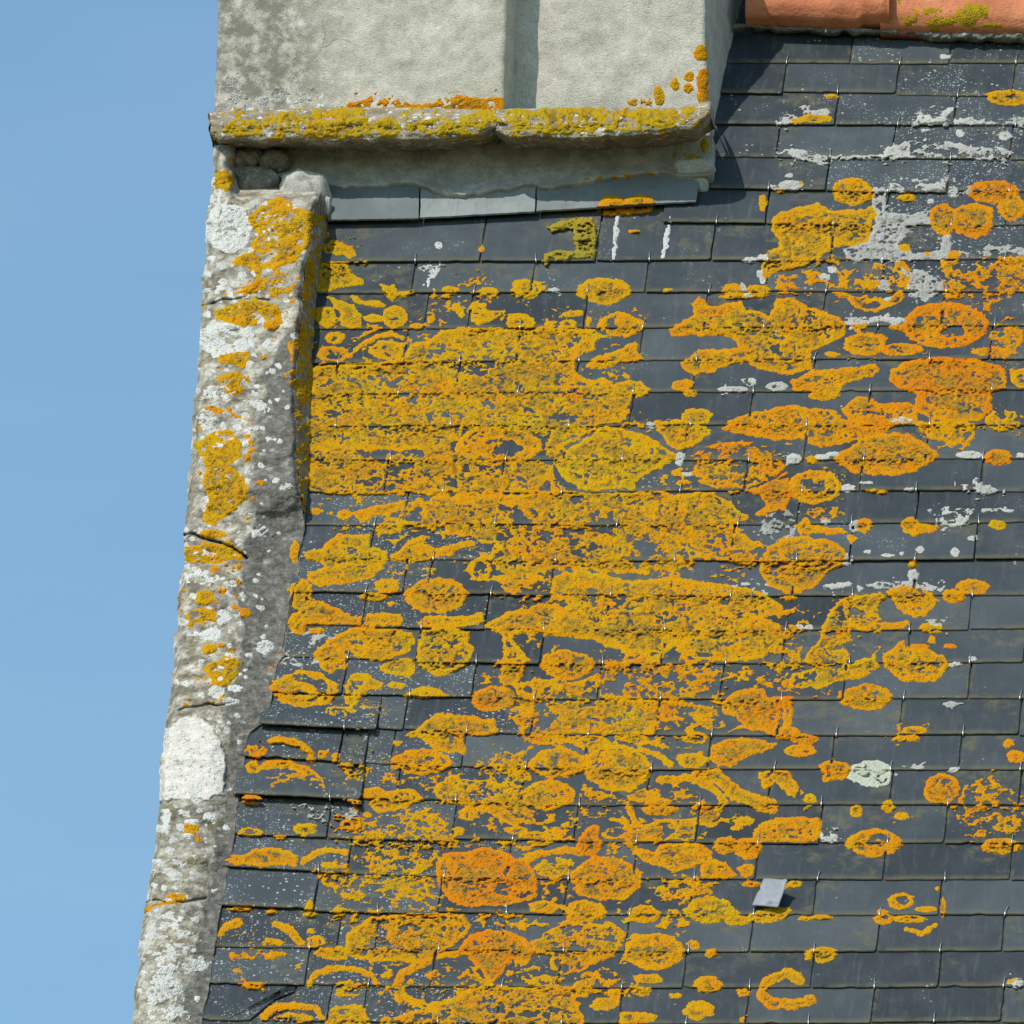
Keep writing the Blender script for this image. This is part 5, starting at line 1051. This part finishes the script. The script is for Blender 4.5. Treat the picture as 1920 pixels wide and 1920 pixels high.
# ------------------------------------------------------------------ ridge tiles
ridge = empty("ridge"); ridge.parent = house; ridge.matrix_parent_inverse = Matrix.Translation(-Vector(house.location))
RP = [(0, .020), (-.002, .040), (.012, .060), (.05, .078), (.10, .088), (.15, .078), (.19, .045), (.21, -.01)]
def ridge_tile(x0, y0, x1, y1, collar, seed, lift=0.0, under=.018):
    B0 = on_roof(np.array(float(x0)), np.array(float(y0)), .04); B1 = on_roof(np.array(float(x1)), np.array(float(y1)), .04)
    n = 90; f = np.linspace(0, 1, n); L = np.linalg.norm(B1-B0)
    pts = []
    vv = np.array([p[0] for p in RP]); hh = np.array([p[1] for p in RP])-.04
    k = np.linspace(0, 1, 26); src = np.linspace(0, 1, len(RP)); vv = np.interp(k, src, vv); hh = np.interp(k, src, hh)
    C = B0[None]*(1-f)[:, None]+B1[None]*f[:, None]
    up = np.full(n, lift)
    if collar: d = (1-f)*L; up = up+.013*sstep(.066, .050, d)+.004*np.exp(-((d-.012)/.008)**2)
    Pn = C[:, None]+SLP*vv[None, :, None]+NRM*(hh[None, :]+up[:, None])[..., None]
    bx = np.repeat(f[:, None]*L*1000, 26, 1); by = np.repeat(k[None]*300, n, 0)
    Pn = Pn+NRM*((fbm(bx, by, 120, 3, seed)-.5)*.005)[..., None]
    inner = Pn-NRM*under+SLP*.004
    V = np.concatenate([Pn.reshape(-1, 3), inner.reshape(-1, 3)]); m_ = n*26; F = []
    for i in range(n-1):
        for j in range(25):
            a = i*26+j; F.append((a, a+26, a+27, a+1)); F.append((a+m_, a+1+m_, a+27+m_, a+26+m_))
        F.append((i*26, i*26+m_, (i+1)*26+m_, (i+1)*26))
    for i in (0, n-1):
        for j in range(25): a = i*26+j; F.append((a, a+1, a+1+m_, a+m_))
    return link("ridge_tile", quads_mesh("ridge_tile", V, F), M_TERRA, ridge), Pn
t2, T2P = ridge_tile(1650, 47, 2120, 58, False, 202)
t1, T1P = ridge_tile(1398, 38, 1668, 47, True, 201, .012)
t1["label"] = "plain orange ridge tile with a raised collar"; t2["label"] = "orange ridge tile with yellow green lichen blots"
bxs = np.arange(1376, 2100, 2.2); bq = np.linspace(0, 1, 16)
bt0 = np.interp(bxs, [1376, 1660, 1920, 2100], [44, 55, 62, 66]); bt1 = np.interp(bxs, [1376, 1420, 1660, 1760, 1920, 2100], [62, 60, 66, 76, 80, 84])+(vnoise(bxs, bxs*0, 18, 210)-.5)*8
byy = bt0[None]+(bt1-bt0)[None]*bq[:, None]; bxx = np.repeat(bxs[None], 16, 0)
BPm = on_roof(bxx, byy, (.028-.020*bq**2.5)[:, None]+(fbm(bxx, byy, 14, 3, 211)-.5)*.012)
link("mortar_bed", grid_mesh("mortar_bed", BPm, dict(grime=bxx*0+1.0, fleck=bxx*0+.5)), M_RUBBLE, ridge)
px, py = to_px(T2P); n_ = noise_layers(px, py, .6)
gg, _b = grow([(0, [D(1825,22,32,18,.0,.85), D(1815,38,18,14,.0,.8), D(1748,20,20,8,.0,.8), D(1702,28,20,20,.05,.75), D(1780,40,16,9,.0,.8), D(1755,43,22,9,.05,.75), D(1690,14,12,10,.1,.75), D(1860,48,24,6,.1,.6)], M_MOSS, 1.0)], px, py, n_, lambda t: T2P+grid_normals(T2P)*t[..., None], use_box=False)
for me, mat, n in gg.values(): tag(link("lichen_patch", me, mat), "yellow green lichen blots on the orange ridge tile", "lichen")

# ------------------------------------------------------------------ loose metal flake
nf = 18; a_, b_ = np.meshgrid(np.linspace(0, 1, nf), np.linspace(0, 1, nf))
tl, tr, br, bl = (1432, 1645), (1476, 1650), (1459, 1701), (1410, 1697)
fx_ = (tl[0]*(1-a_)+tr[0]*a_)*(1-b_)+(bl[0]*(1-a_)+br[0]*a_)*b_; fy_ = (tl[1]*(1-a_)+tr[1]*a_)*(1-b_)+(bl[1]*(1-a_)+br[1]*a_)*b_
fy_ += ((vnoise(fx_, fy_*0, 9, 301)-.5)*9-3*np.sin(a_*np.pi))*(1-b_)**2
fx_ += -3.0*np.exp(-((b_-.42)/.06)**2)*(1-a_)*-1
fh = .012+.022*a_*(1-b_)+.010*a_*b_-.003*b_+.0035*np.sin(b_*9+a_*2)*.5+(vnoise(fx_*3, fy_*3, 30, 302)-.5)*.003
o = tag(link("metal_flake", grid_mesh("metal_flake", on_roof(fx_, fy_, fh)), M_ZINC), "loose grey metal flake with a torn end lying tilted on the slates", "metal flake")
sm = o.modifiers.new("thickness", 'SOLIDIFY'); sm.thickness = .0012; sm.offset = -1
print("slates", len(slates), "hooks", len(hooks), "objects", len(bpy.data.objects))
